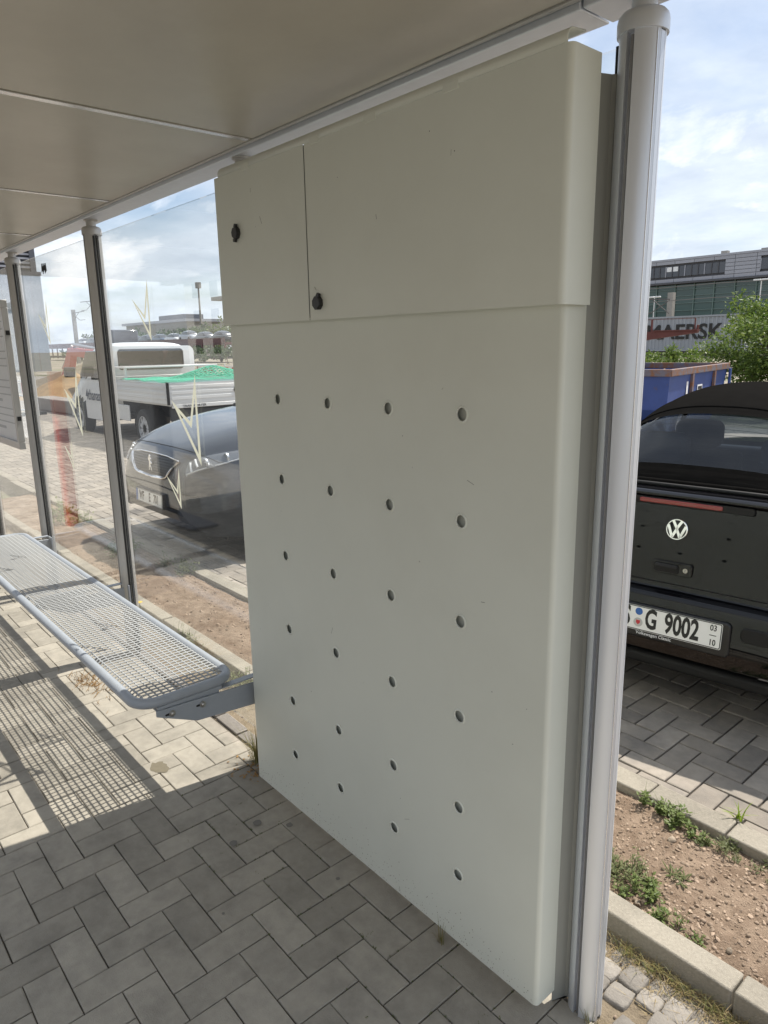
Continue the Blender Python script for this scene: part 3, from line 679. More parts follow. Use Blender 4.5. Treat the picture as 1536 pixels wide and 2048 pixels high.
def interp(xs, ys):
    """monotone cubic"""
    xs = np.array(xs, float); ys = np.array(ys, float); h = np.diff(xs); d = np.diff(ys) / h
    m = np.zeros_like(ys)
    for i in range(1, len(xs) - 1):
        if d[i - 1] * d[i] > 0:
            w1, w2 = 2 * h[i] + h[i - 1], h[i] + 2 * h[i - 1]; m[i] = (w1 + w2) / (w1 / d[i - 1] + w2 / d[i])
    m[0], m[-1] = d[0], d[-1]
    def f(x):
        x = min(max(x, xs[0]), xs[-1]); i = min(max(int(np.searchsorted(xs, x)) - 1, 0), len(h) - 1)
        t = (x - xs[i]) / h[i]
        return float((2 * t**3 - 3 * t**2 + 1) * ys[i] + (t**3 - 2 * t**2 + t) * h[i] * m[i] + (-2 * t**3 + 3 * t**2) * ys[i + 1] + (t**3 - t**2) * h[i] * m[i + 1])
    return f
class Loft:
    """cross-sections along v: (v, half width, bottom z, top z, corner exponent)"""
    def __init__(s, st):
        c = list(zip(*st)); s.vs = c[0]; s.W, s.z0, s.z1, s.n = (interp(c[0], c[k]) for k in range(1, 5))
    def S(s, v, t):
        W, a, b, n = s.W(v), s.z0(v), s.z1(v), s.n(v)
        th = t * PI / 2; sn, cs = math.sin(th), math.cos(th)
        u = W * math.copysign(abs(sn) ** (2 / n), sn); z = a + (b - a) * max(0, cs) ** (2 / n)
        return (u, v, z)
    def N(s, v, t, e=0.004):
        p = Vector(s.S(v, t)); a = Vector(s.S(v + e, t)) - p; b = Vector(s.S(v, t + e)) - p
        n = a.cross(b)
        if n.length < 1e-12: return Vector((0, 0, 1))
        n.normalize(); c = Vector((0, p.y, s.z0(v) + 0.5 * (s.z1(v) - s.z0(v))))
        return n if n.dot(p - c) > 0 or abs(n.z) > 0.9 and n.z > 0 else -n
    def vlist(s, sub):
        out = []
        for a, b in zip(s.vs[:-1], s.vs[1:]):
            k = max(1, int(math.ceil((b - a) / sub))); k = max(k, 3)
            out += [a + (b - a) * i / k for i in range(k)]
        return out + [s.vs[-1]]
    def mesh(s, sub=0.06, nt=44, keep=None, caps=True, arch=None):
        V = s.vlist(sub); T = [-1 + 2 * j / nt for j in range(nt + 1)]
        b = MB(); pts = [[s.S(v, t) for t in T] for v in V]
        b.v = [p for r in pts for p in r]; m = nt + 1
        for i in range(len(V) - 1):
            for j in range(nt):
                vm, tm = (V[i] + V[i + 1]) / 2, (T[j] + T[j + 1]) / 2
                if keep and not keep(vm, tm): continue
                if arch and arch(b.v[i * m + j], b.v[(i + 1) * m + j + 1]): continue
                b.f.append((i * m + j, (i + 1) * m + j, (i + 1) * m + j + 1, i * m + j + 1))
        b.mi = [0] * len(b.f)
        if caps:
            for i in (0, len(V) - 1): b.f.append(tuple(i * m + j for j in range(m))); b.mi.append(0)
        return b
    def patch(s, outline, off, n=10):
        """smooth patch: outline is a list of (v,t); filled by rings towards its centre, lifted off the surface"""
        cv = sum(p[0] for p in outline) / len(outline); ct = sum(p[1] for p in outline) / len(outline)
        b = MB(); m = len(outline); rings = []
        for k in range(n):
            q = 1 - k / n
            for (v, t) in outline:
                vv, tt = cv + (v - cv) * q, ct + (t - ct) * q
                b.v.append(tuple(Vector(s.S(vv, tt)) + s.N(vv, tt) * off))
        b.v.append(tuple(Vector(s.S(cv, ct)) + s.N(cv, ct) * off))
        for k in range(n - 1):
            for j in range(m): b.f.append((k * m + j, k * m + (j + 1) % m, (k + 1) * m + (j + 1) % m, (k + 1) * m + j))
        for j in range(m): b.f.append(((n - 1) * m + j, (n - 1) * m + (j + 1) % m, n * m))
        b.mi = [0] * len(b.f); return b
    def band(s, line, w, off, closed=False):
        """thin raised strip along a (v,t) line; returns a tube"""
        return MB().tube([Vector(s.S(v, t)) + s.N(v, t) * off for v, t in line], w, 6, closed=closed)

def wheel(parent, x, v, r=0.31, w=0.2, name='wheel', spokes=5, rimf=0.66):
    s = 1 if x > 0 else -1
    ty = MB().lathe([(r * 0.64, -w / 2), (r * 0.93, -w / 2), (r, -w / 2 + 0.03), (r, w / 2 - 0.03), (r * 0.93, w / 2), (r * 0.64, w / 2)], 32, axis='x', caps=False).build(name, m_tyre, parent, smooth=40, loc=(x, v, r))
    rm = MB(); o = s * w / 2
    rm.lathe([(0.03, o * 0.75), (0.05, o * 0.8)], 12, axis='x')
    for k in range(spokes):
        a = 2 * PI * k / spokes; R_ = Matrix.Rotation(a, 4, 'X')
        rm.box(min(o * 0.6, o * 0.8), max(o * 0.6, o * 0.8), -0.035, 0.035, 0.0, r * rimf, mat=R_)
    rm.build('rim', m_rim, ty, smooth=40)
    MB().lathe([(r * 0.60, o * 0.55), (r * 0.60, o * 0.96), (r * 0.68, o * 0.99), (r * 0.68, o * 0.55)], 32, axis='x', caps=False).build('rim_ring', m_rim, ty, smooth=40)
    MB().lathe([(0.02, o * 0.3), (r * 0.6, o * 0.3)], 24, axis='x').build('brake_disc', m_darkpl, ty)
    return ty
def vw_badge(parent, mat, r=0.047, name='badge', m_bar=None):
    """round badge: ring with a V above a W, drawn in the local XY plane of mat"""
    m_bar = m_bar or m_chrome
    d = MB().lathe([(r, 0.0), (r, 0.003), (r * 0.97, 0.004)], 32, mat=mat).build(name, m_blackpaint, parent, smooth=40)
    ring = MB(); n = 36
    prf = [(r * 0.87, 0.0041), (r * 0.88, 0.0062), (r * 0.96, 0.0062), (r, 0.0041)]
    for k in range(n):
        for (p, q) in zip(prf[:-1], prf[1:]):
            a0, a1 = 2 * PI * k / n, 2 * PI * (k + 1) / n
            ring.add([tuple(mat @ Vector((c[0] * math.cos(a), c[0] * math.sin(a), c[1]))) for c, a in ((p, a0), (q, a0), (q, a1), (p, a1))], [(0, 1, 2, 3)])
    ring.build('badge_ring', m_bar, d, smooth=40, merge=0.00005)
    def strokes(name, pts, w):
        b = MB()
        for (p, q) in zip(pts[:-1], pts[1:]):
            p, q = Vector(p) * r, Vector(q) * r; dd = (q - p).normalized(); nn = Vector((-dd.y, dd.x)) * w * r
            b.prism([tuple(p + nn), tuple(p - nn), tuple(q - nn), tuple(q + nn)], 0.0038, 0.006, mat=mat)
        b.build(name, m_bar, d)
    strokes('letter_v', [(-0.40, 0.80), (0, 0.10), (0.40, 0.80)], 0.12)
    strokes('letter_w', [(-0.80, 0.36), (-0.36, -0.74), (0.0, 0.02), (0.36, -0.74), (0.80, 0.36)], 0.12)
    return d
def number_plate(parent, mat, parts, w=0.52, h=0.11, small=None):
    """parts: list of (text, x centre, size)"""
    p = MB().prism(rrect(-w / 2, w / 2, -h / 2, h / 2, 0.008), 0.0, 0.002, mat=mat).build('number_plate', m_plate, parent)
    bd = MB(); o, i = rrect(-w / 2 + 0.002, w / 2 - 0.002, -h / 2 + 0.002, h / 2 - 0.002, 0.007), rrect(-w / 2 + 0.0055, w / 2 - 0.0055, -h / 2 + 0.0055, h / 2 - 0.0055, 0.005)
    n = len(o); bd.add([tuple(mat @ Vector((x, y, 0.0028))) for x, y in o + i], [(k, (k + 1) % n, n + (k + 1) % n, n + k) for k in range(n)])
    bd.build('plate_border', m_plateblk, p, recalc=False)
    for (t, x, sz, sx) in parts:
        text('plate_letters', t, m_plateblk, p, sz, mat @ Matrix.Translation((x, 0, 0.0024)), bold=0.0036, sx=sx)
    return p

# ------------------------------------------------------------------ black convertible
VWO = Vector((-1.20, 2.85, 0.04)); VWR = math.radians(7.8)
vw = empty('convertible_car', VWO, VWR, 'black convertible with its soft top up, parked with its back to the shelter', 'car')
UC = -0.225
body_root = vw
L_body = Loft([(0.0, 0.60, 0.30, 0.36, 4), (0.012, 0.68, 0.26, 0.50, 4.5), (0.03, 0.74, 0.24, 0.545, 5), (0.06, 0.78, 0.22, 0.562, 5), (0.088, 0.80, 0.21, 0.572, 5), (0.094, 0.80, 0.21, 0.60, 6), (0.108, 0.805, 0.20, 0.72, 6), (0.13, 0.81, 0.20, 0.86, 6), (0.15, 0.815, 0.20, 0.945, 6), (0.162, 0.815, 0.20, 0.972, 6), (0.18, 0.82, 0.20, 0.983, 6),
               (0.24, 0.825, 0.19, 0.99, 6), (0.40, 0.835, 0.18, 0.995, 6), (0.9, 0.847, 0.17, 0.985, 6), (2.4, 0.847, 0.17, 0.96, 6), (2.75, 0.845, 0.17, 0.945, 5), (3.5, 0.82, 0.18, 0.82, 4.5), (3.85, 0.77, 0.2, 0.72, 4), (3.98, 0.68, 0.22, 0.58, 4), (4.02, 0.6, 0.26, 0.36, 3)])
def arch(p, q):
    for c in (0.78, 3.22):
        for a in (p, q):
            if abs(a[0]) > 0.6 and (a[1] - c) ** 2 + (a[2] - 0.3) ** 2 < 0.335 ** 2: return True
    return False
sh = empty('shell_offset', (0, 0, 0)); bpy.data.objects.remove(sh)
def vpart(b, name, m, parent=vw, smooth=40, **k):
    b.v = [(x + UC, y, z) for x, y, z in b.v]
    return b.build(name, m, parent, smooth=smooth, **k)
body = vpart(L_body.mesh(0.05, 56, keep=lambda v, t: not (0.5 < v < 2.35 and abs(t) < 0.28), arch=arch), 'body', m_blackpaint, smooth=50)
L_top = Loft([(0.30, 0.50, 0.96, 1.005, 3.0), (0.33, 0.51, 0.96, 1.05, 2.9), (0.40, 0.515, 0.96, 1.118, 2.8), (0.50, 0.52, 0.96, 1.20, 2.7), (0.60, 0.525, 0.96, 1.285, 2.6), (0.68, 0.53, 0.96, 1.337, 2.5), (0.76, 0.54, 0.96, 1.365, 2.4), (0.95, 0.57, 0.96, 1.395, 2.4), (1.5, 0.64, 0.96, 1.41, 2.7), (1.95, 0.67, 0.96, 1.385, 2.9), (2.1, 0.69, 0.95, 1.35, 2.9), (2.75, 0.71, 0.92, 0.965, 2.9)])
def topkeep(v, t):
    if 0.365 < v < 0.625 and abs(t) < 0.60 - 0.10 * (v - 0.36) / 0.26: return False          # rear window opening
    if 0.95 < v < 2.0 and 0.70 < abs(t): return False                                      # side windows
    if v > 2.14 and abs(t) < 0.9: return False                                              # windscreen
    return True
top = vpart(L_top.mesh(0.02, 72, keep=topkeep, caps=False), 'soft_top', m_softtop, smooth=60)
def win_outline(g):
    o = []
    v0, v1 = 0.352 - g, 0.628 + g; a, b_ = 0.615 + g * 0.9, 0.505 + g * 0.9
    pts = [(v0, -a), (v0, a), (v1, b_), (v1, -b_)]
    # rounded corners
    for i in range(4):
        P, Q, R_ = Vector(pts[i - 1]), Vector(pts[i]), Vector(pts[(i + 1) % 4])
        for k in range(7):
            s = k / 6; r = 0.16 if abs((Q - P).x) > 0.1 else 0.16
            A = Q + (P - Q).normalized() * (0.05 if abs((P - Q).x) > abs((P - Q).y) else 0.11); C = Q + (R_ - Q).normalized() * (0.05 if abs((R_ - Q).x) > abs((R_ - Q).y) else 0.11)
            o.append(tuple((A * (1 - s) + Q * s) * (1 - s) + (Q * (1 - s) + C * s) * s))
    dens = []
    for i in range(len(o)):
        a_, b2 = Vector(o[i]), Vector(o[(i + 1) % len(o)]); k = max(1, int((b2 - a_).length / 0.06))
        dens += [tuple(a_ + (b2 - a_) * j / k) for j in range(k)]
    return dens
ring_o, ring_i = win_outline(0.010), win_outline(-0.010)
rwin = vpart(L_top.patch(win_outline(0.0), 0.002, 12), 'rear_window', m_carglass, top, smooth=180)
def ring_patch(L, o, i, off):
    b = MB(); n = len(o)
    V1 = [tuple(Vector(L.S(*p)) + L.N(*p) * off) for p in o]; V2 = [tuple(Vector(L.S(*p)) + L.N(*p) * (off + 0.004)) for p in i]
    V0 = [tuple(Vector(L.S(*p)) - L.N(*p) * 0.004) for p in o]
    return b.add(V0 + V1 + V2, [(k, (k + 1) % n, n + (k + 1) % n, n + k) for k in range(n)] + [(n + k, n + (k + 1) % n, 2 * n + (k + 1) % n, 2 * n + k) for k in range(n)])
no = min(len(ring_o), len(ring_i))
def resample(o, n):
    L_ = [0]
    for i in range(len(o)): L_.append(L_[-1] + (Vector(o[(i + 1) % len(o)]) - Vector(o[i])).length)
    out = []
    for k in range(n):
        s = L_[-1] * k / n; i = max(j for j in range(len(o)) if L_[j] <= s); f = (s - L_[i]) / max(1e-9, L_[i + 1] - L_[i])
        out.append(tuple(Vector(o[i]).lerp(Vector(o[(i + 1) % len(o)]), f)))
    return out
vpart(ring_patch(L_top, resample(ring_o, 96), resample(ring_i, 96), 0.003), 'window_seal', m_softtop, rwin, smooth=60)
for k in range(9):                                          # heating wires
    v = 0.39 + k * 0.026; tm = 0.56 - 0.09 * (v - 0.36) / 0.26
    vpart(L_top.band([(v, -tm + 2 * tm * j / 24) for j in range(25)], 0.0008, 0.0), 'heating_wire', m_darkpl, rwin)
for s in (-1, 1):
    o = [(0.94, 0.69), (1.99, 0.69), (2.03, 0.99), (0.94, 0.99)]; oo = []
    for i in range(4):
        for k in range(8): oo.append(tuple(Vector(o[i]).lerp(Vector(o[(i + 1) % 4]), k / 8)))
    vpart(L_top.patch([(v, s * t) for v, t in oo], -0.002, 6), 'side_window', m_carglass, vw, smooth=180)
ws = [(2.12, -0.9), (2.12, 0.9), (2.74, 0.9), (2.74, -0.9)]; wo = []
for i in range(4):
    for k in range(12): wo.append(tuple(Vector(ws[i]).lerp(Vector(ws[(i + 1) % 4]), k / 12)))
vpart(L_top.patch(wo, -0.002, 8), 'windscreen', m_carglass, vw, smooth=180)
# hems of the roof cloth: seam along the rear roof edge and a double bead around the base
vpart(L_top.band([(0.675, -0.62 + 1.24 * j / 30) for j in range(31)], 0.004, 0.001), 'roof_seam', m_softtop, top)
hem = vpart(L_top.patch([(0.305, -0.86 + 1.72 * j / 30) for j in range(31)] + [(0.345, 0.80 - 1.6 * j / 30) for j in range(31)], 0.006, 4), 'rear_apron', m_softtop, top, smooth=180)
vpart(MB().tube([(x, 0.262 + 0.03 * (abs(x) / 0.62) ** 3, 1.003 - 0.03 * (abs(x) / 0.66) ** 4) for x in np.linspace(-0.66, 0.66, 25)], 0.010, 10), 'base_bead', m_rub, top)
vpart(MB().tube([(x, 0.284 + 0.03 * (abs(x) / 0.62) ** 3, 1.014 - 0.03 * (abs(x) / 0.66) ** 4) for x in np.linspace(-0.66, 0.66, 25)], 0.012, 10), 'base_bead', m_softtop, top)
# spoiler lip and brake lamp
lip = MB(); prf = [(0.150, 0.965), (0.138, 0.977), (0.139, 0.986), (0.160, 0.994), (0.215, 0.9965), (0.255, 0.994)]
def lipfn(a, b_):
    x = -0.62 + 1.24 * a; i = min(int(b_ * 5), 4); f = b_ * 5 - i
    y = prf[i][0] * (1 - f) + prf[i + 1][0] * f; z = prf[i][1] * (1 - f) + prf[i + 1][1] * f
    return (x, y + 0.02 * (abs(x) / 0.62) ** 4, z - 0.018 * (abs(x) / 0.62) ** 4)
lip.grid(lipfn, 30, 15); lo = vpart(lip, 'boot_lip', m_blackpaint, vw, smooth=60)
def rear_v(z):                                              # v of the rear face at height z on the centre line
    lo_, hi_ = 0.0, 0.3
    for _ in range(30):
        md = (lo_ + hi_) / 2
        if L_body.z1(md) < z: lo_ = md
        else: hi_ = md
    return lo_
bl = MB().prism(rrect(-0.178, 0.178, 0.943, 0.963, 0.009), 0.128, 0.155, axis='y'); vpart(bl, 'brake_lamp', m_red, vw, smooth=30, bevel=0.003)
bk = MB().prism(rrect(-0.30, 0.30, 0.938, 0.967, 0.010), 0.135, 0.16, axis='y'); vpart(bk, 'lamp_recess', m_rub, vw, smooth=30)
# badge, handle, lid seams
zb = 0.838; th = math.atan2(rear_v(0.90) - rear_v(0.78), 0.12)
bmv = facing((UC, rear_v(zb) - 0.003, zb), (1, 0, 0), (0, math.sin(th), math.cos(th)))
vw_badge(vw, bmv)
hz = 0.665; hy = rear_v(hz)
hs = vpart(MB().prism(rrect(-0.088, 0.088, hz - 0.03, hz + 0.03, 0.014), hy - 0.010, hy + 0.02, axis='y'), 'handle_surround', m_blackpaint, vw, smooth=30, bevel=0.003)
vpart(MB().prism(rrect(-0.078, 0.032, hz - 0.021, hz + 0.021, 0.010), hy - 0.0125, hy - 0.0095, axis='y'), 'handle_recess', m_rub, hs)
vpart(MB().prism(rrect(-0.070, 0.026, hz + 0.004, hz + 0.018, 0.005), hy - 0.021, hy - 0.012, axis='y'), 'handle', m_darkpl, hs, bevel=0.002)
vpart(MB().lathe([(0.011, 0.0), (0.010, -0.003)], 16, mat=Matrix.Translation((0.059, hy - 0.0095, hz)), axis='y'), 'lock', m_steel, hs, smooth=30)
vpart(MB().box(0.0575, 0.0605, hy - 0.0135, hy - 0.0126, hz - 0.006, hz + 0.006), 'keyhole', m_rub, hs)
vpart(MB().tube([(x, rear_v(0.60) - 0.003 + 0.012 * abs(x) ** 2, 0.594 - 0.012 * abs(x) ** 2) for x in np.linspace(-0.55, 0.55, 21)], 0.003, 6), 'lid_seam', m_rub, vw)
# tail lamps at the corners
for s in (-1, 1): vpart(MB().prism(rrect(0.52, 0.72, 0.66, 0.85, 0.02), 0.105, 0.17, axis='y') if s > 0 else MB().prism(rrect(-0.72, -0.52, 0.66, 0.85, 0.02), 0.105, 0.17, axis='y'), 'tail_lamp', m_red, vw, smooth=30, bevel=0.01)
# bumper details: plate recess, reversing lamp insets, dark lower skirt
vpart(MB().prism(rrect(-0.29, 0.29, 0.352, 0.505, 0.02), -0.008, 0.05, axis='y'), 'plate_holder', m_black_pl, vw, smooth=30, bevel=0.006)
for s in (-1, 1):
    rl = MB().prism(rrect(0.325, 0.50, 0.435, 0.498, 0.022), 0.002, 0.06, axis='y')
    rl.v = [(x * s, y, z) for x, y, z in rl.v]; vpart(rl, 'bumper_lamp_recess', m_rub, vw, smooth=30, bevel=0.005)
vpart(MB().box(-0.66, 0.66, 0.045, 0.4, 0.20, 0.262), 'lower_skirt', m_rub, vw, bevel=0.02)
vpart(MB().box(-0.7, 0.7, 0.3, 3.9, 0.17, 0.22), 'floor_pan', m_rub, vw)
vpart(MB().tube([(-0.42, 0.01, 0.235), (-0.42, 0.6, 0.235)], 0.024, 12), 'exhaust_pipe', m_steel, vw)
tl = -0.16
pm = facing((UC, -0.0115, 0.442), (1, 0, 0), (0, 0.10, 1.0))
npl = number_plate(vw, pm, [('BS', -0.166, 0.122, 0.60), ('G', -0.036, 0.122, 0.60), ('9002', 0.096, 0.122, 0.60)], w=0.52, h=0.112)
bpy.data.objects.remove(bpy.data.objects.get('dummy')) if bpy.data.objects.get('dummy') else None
MB().prism(rrect(-0.2525, -0.214, -0.056, 0.056, 0.006), 0.0022, 0.0026, mat=pm).build('country_band', m_eu, npl)
MB().lathe([(0.0165, 0.002), (0.0165, 0.0032)], 20, mat=pm @ Matrix.Translation((-0.092, 0.030, 0))).build('inspection_sticker', m_eu, npl)
MB().lathe([(0.0205, 0.002), (0.0205, 0.0030)], 20, mat=pm @ Matrix.Translation((-0.092, -0.020, 0))).build('seal_sticker', m_silver, npl)
MB().prism([(-0.101, -0.010), (-0.083, -0.010), (-0.083, -0.022), (-0.092, -0.031), (-0.101, -0.022)], 0.0032, 0.0036, mat=pm).build('crest', m_crest, npl)
text('season_months', '03', m_plateblk, npl, 0.036, pm @ Matrix.Translation((0.225, 0.031, 0.0024)), bold=0.0006, sx=0.8)
text('season_months', '10', m_plateblk, npl, 0.036, pm @ Matrix.Translation((0.225, -0.032, 0.0024)), bold=0.0006, sx=0.8)
MB().box(0.211, 0.239, -0.0015, 0.0015, 0.0022, 0.003, mat=pm).build('season_dash', m_plateblk, npl)
text('holder_caption', 'Volkswagen Classic', m_wht, npl, 0.021, pm @ Matrix.Translation((-0.02, -0.0665, 0.001)), sx=0.95)
# cabin: floor, seats with headrests, dashboard, mirror
vpart(MB().box(-0.68, 0.68, 0.3, 2.7, 0.40, 0.43), 'cabin_floor', m_seat, vw)
for (x, v) in ((-0.34, 1.55), (0.34, 1.55), (0.0, 0.85)):
    w = 0.24 if v > 1 else 0.6
    st = vpart(MB().prism([(v - 0.10, 0.45), (v + 0.06, 0.45), (v - 0.08, 1.02), (v - 0.16, 1.02)], x - w, x + w, axis='x'), 'seat_back', m_seat, vw, bevel=0.03)
    vpart(MB().box(x - w, x + w, v + 0.02, v + 0.5, 0.45, 0.60), 'seat_cushion', m_seat, vw, bevel=0.03)
    for hx in ([x] if v > 1 else [-0.3, 0.3]):
        vpart(MB().prism(rrect(hx - 0.13, hx + 0.13, 1.03, 1.19, 0.05), v - 0.19, v - 0.09, axis='y'), 'headrest', m_seat, st, bevel=0.02)
vpart(MB().box(-0.66, 0.66, 2.25, 2.7, 0.75, 0.93), 'dashboard', m_seat, vw, bevel=0.03)
vpart(MB().box(-0.12, 0.12, 2.02, 2.05, 1.20, 1.26), 'inside_mirror', m_rub, vw, bevel=0.01)
for x in (-0.75, 0.75):
    for v in (0.78, 3.22): wheel(vw, x + UC, v, 0.30, 0.19)

# ------------------------------------------------------------------ grey crossover car facing the shelter
PO = Vector((-5.60, 2.28, 0.045))
pg = empty('crossover_car', PO, 0.0, 'slate grey crossover car with chrome framed grille nosing up to the glass', 'car')
L_p = Loft([(0.0, 0.50, 0.42, 0.60, 3.0), (0.012, 0.58, 0.36, 0.70, 3.2), (0.035, 0.66, 0.32, 0.775, 3.4), (0.07, 0.73, 0.28, 0.835, 3.6), (0.12, 0.79, 0.25, 0.885, 3.8), (0.20, 0.845, 0.24, 0.925, 4), (0.35, 0.89, 0.22, 0.985, 4.2), (0.6, 0.915, 0.21, 1.045, 4.6), (0.95, 0.92, 0.20, 1.095, 5), (1.2, 0.92, 0.20, 1.12, 5), (1.5, 0.92, 0.20, 1.12, 5.5), (3.6, 0.92, 0.20, 1.10, 5.5), (4.1, 0.90, 0.24, 1.10, 5), (4.35, 0.86, 0.3, 1.02, 4.5), (4.44, 0.78, 0.38, 0.7, 4)])
def archp(p, q):
    for c in (0.87, 3.55):
        for a in (p, q):
            if abs(a[0]) > 0.66 and (a[1] - c) ** 2 + (a[2] - 0.34) ** 2 < 0.375 ** 2: return True
    return False
L_p.mesh(0.05, 72, arch=archp, keep=lambda v, t: L_p.S(v, t)[2] > 0.44).build('body', m_greypaint, pg, smooth=60)
L_p.mesh(0.05, 72, arch=archp, keep=lambda v, t: L_p.S(v, t)[2] <= 0.44, caps=False).build('lower_cladding', m_darkpl, pg, smooth=60)
L_pg = Loft([(1.16, 0.76, 1.0, 1.10, 3.4), (1.2, 0.77, 1.0, 1.125, 3.4), (1.55, 0.775, 1.0, 1.32, 3.2), (1.95, 0.77, 1.0, 1.55, 3.0), (2.2, 0.76, 1.0, 1.60, 3.0), (2.8, 0.75, 1.0, 1.625, 3.0), (3.4, 0.74, 1.0, 1.59, 3.0), (3.8, 0.72, 1.0, 1.45, 3.0), (4.2, 0.68, 1.0, 1.12, 3.2)])
L_pg.mesh(0.05, 44, keep=lambda v, t: not (v < 1.97 and abs(t) < 0.72) and not (1.75 < v < 3.6 and 0.62 < abs(t) < 0.985)).build('roof', m_blackpaint, pg, smooth=60)
wo = []
for i, P in enumerate([(1.17, -0.80), (1.17, 0.80), (1.98, 0.735), (1.98, -0.735)]):
    Q = [(1.17, 0.80), (1.98, 0.735), (1.98, -0.735), (1.17, -0.80)][i]
    for k in range(12): wo.append(tuple(Vector(P).lerp(Vector(Q), k / 12)))
L_pg.patch(wo, 0.002, 10).build('windscreen', m_carglass, pg, smooth=180)
for s in (-1, 1):
    o = [(1.74, 0.61), (3.62, 0.61), (3.62, 0.99), (1.74, 0.99)]; oo = []
    for i in range(4):
        for k in range(8): oo.append(tuple(Vector(o[i]).lerp(Vector(o[(i + 1) % 4]), k / 8)))
    L_pg.patch([(v, s * t) for v, t in oo], -0.002, 5).build('side_window', m_carglass, pg, smooth=180)
    MB().lathe([(0.02, -0.06), (0.07, -0.045), (0.085, 0.0), (0.07, 0.05), (0.02, 0.07)], 14, mat=Matrix.Translation((s * 0.98, 1.62, 1.10)) @ Matrix.Diagonal((1.25, 0.8, 0.8, 1)), axis='x').build('door_mirror', m_greypaint, pg, smooth=60)
# wipers and dark cowl at the foot of the screen
MB().tube([(-0.6, 1.15, 1.108), (0.0, 1.14, 1.118), (0.6, 1.15, 1.108)], 0.018, 8).build('cowl', m_rub, pg)
def nose_y(x, z):
    """v of the nose surface at (x, z)"""
    lo_, hi_ = 0.0, 0.6
    for _ in range(34):
        md = (lo_ + hi_) / 2; W, a, b_, n = L_p.W(md), L_p.z0(md), L_p.z1(md), L_p.n(md)
        if abs(x) >= W: inside = False
        else:
            zt_ = a + (b_ - a) * (1 - (abs(x) / W) ** n) ** (1 / n); inside = z < zt_
        if inside: hi_ = md
        else: lo_ = md
    return hi_
def nose_patch(outline, off, n=8):
    cx = sum(p[0] for p in outline) / len(outline); cz = sum(p[1] for p in outline) / len(outline); b = MB(); m = len(outline)
    def P(x, z):
        y = nose_y(x, z); e = 0.01
        dy = (nose_y(x + e, z) - nose_y(x - e, z)) / (2 * e); dz = (nose_y(x, z + e) - nose_y(x, z - e)) / (2 * e)
        nn = Vector((dy, -1, dz)).normalized(); return tuple(Vector((x, y, z)) + nn * off)
    for k in range(n):
        q = 1 - k / n
        b.v += [P(cx + (x - cx) * q, cz + (z - cz) * q) for x, z in outline]
    b.v.append(P(cx, cz))
    for k in range(n - 1):
        for j in range(m): b.f.append((k * m + j, k * m + (j + 1) % m, (k + 1) * m + (j + 1) % m, (k + 1) * m + j))
    for j in range(m): b.f.append(((n - 1) * m + j, (n - 1) * m + (j + 1) % m, n * m))
    b.mi = [0] * len(b.f); b.P = P; return b
def dense(pts, d=0.03):
    o = []
    for i in range(len(pts)):
        a, c = Vector(pts[i]), Vector(pts[(i + 1) % len(pts)]); k = max(1, int((c - a).length / d)); o += [tuple(a + (c - a) * j / k) for j in range(k)]
    return o
m_grille = M('black_grille_plastic', (0.012, 0.012, 0.013), 0.3)
gr_out = dense([(-0.43, 0.795), (-0.25, 0.812), (0, 0.816), (0.25, 0.812), (0.43, 0.795), (0.44, 0.785), (0.30, 0.665), (0.25, 0.648), (0, 0.64), (-0.25, 0.648), (-0.30, 0.665), (-0.44, 0.785)])
gp = nose_patch(gr_out, 0.003); P_ = gp.P
gro = gp.build('grille', m_grille, pg, smooth=60)
MB().tube([P_(x, z) for x, z in gr_out], 0.006, 6, closed=True).build('grille_frame', m_chrome, gro, smooth=60)
MB().tube([Vector(P_(x, z)) + Vector((0, -0.006, 0)) for x, z in dense([(0.46, 0.79), (0.40, 0.745), (0.31, 0.655), (0.25, 0.638), (0, 0.63), (-0.25, 0.638), (-0.31, 0.655), (-0.40, 0.745), (-0.46, 0.79), (-0.40, 0.747), (-0.31, 0.658), (-0.25, 0.641), (0, 0.633), (0.25, 0.641), (0.31, 0.658), (0.40, 0.747)])], 0.010, 6, closed=True).build('chrome_chin', m_chrome, gro, smooth=60)
tex = MB()
for r_ in range(8):
    z = 0.662 + r_ * 0.02
    hw = 0.29 + 0.14 * (z - 0.65) / 0.15
    k = 0
    x = -hw + 0.02 * (r_ % 2)
    while x < hw - 0.03:
        if abs(x + 0.014) > 0.05 or not 0.68 < z < 0.80: tex.tube([P_(x, z), P_(x + 0.026, z + 0.003)], 0.0035, 4)
        x += 0.04
tex.build('grille_bars', m_darkpl, gro)['kind'] = 'stuff'
# upright lion emblem
lion = [(-0.012, 0.062), (0.004, 0.066), (0.018, 0.055), (0.014, 0.042), (0.026, 0.030), (0.012, 0.026), (0.016, 0.008), (0.030, -0.004), (0.028, -0.014), (0.012, -0.008), (0.006, -0.020), (0.022, -0.036), (0.026, -0.064), (0.012, -0.064), (0.008, -0.044), (-0.006, -0.030), (-0.016, -0.046), (-0.014, -0.064), (-0.030, -0.064), (-0.028, -0.040), (-0.016, -0.016), (-0.018, 0.012), (-0.030, 0.020), (-0.034, 0.034), (-0.020, 0.040)]
ly = nose_y(0, 0.745) - 0.012
MB().prism([(x, z + 0.742) for x, z in lion], ly - 0.006, ly, axis='y').build('emblem', m_chrome, gro, bevel=0.001)
m_reflect = M('lamp_reflector', (0.8, 0.82, 0.85), 0.15, 0.6)
m_lampbed = M('lamp_housing', (0.22, 0.225, 0.235), 0.3, 0.4)
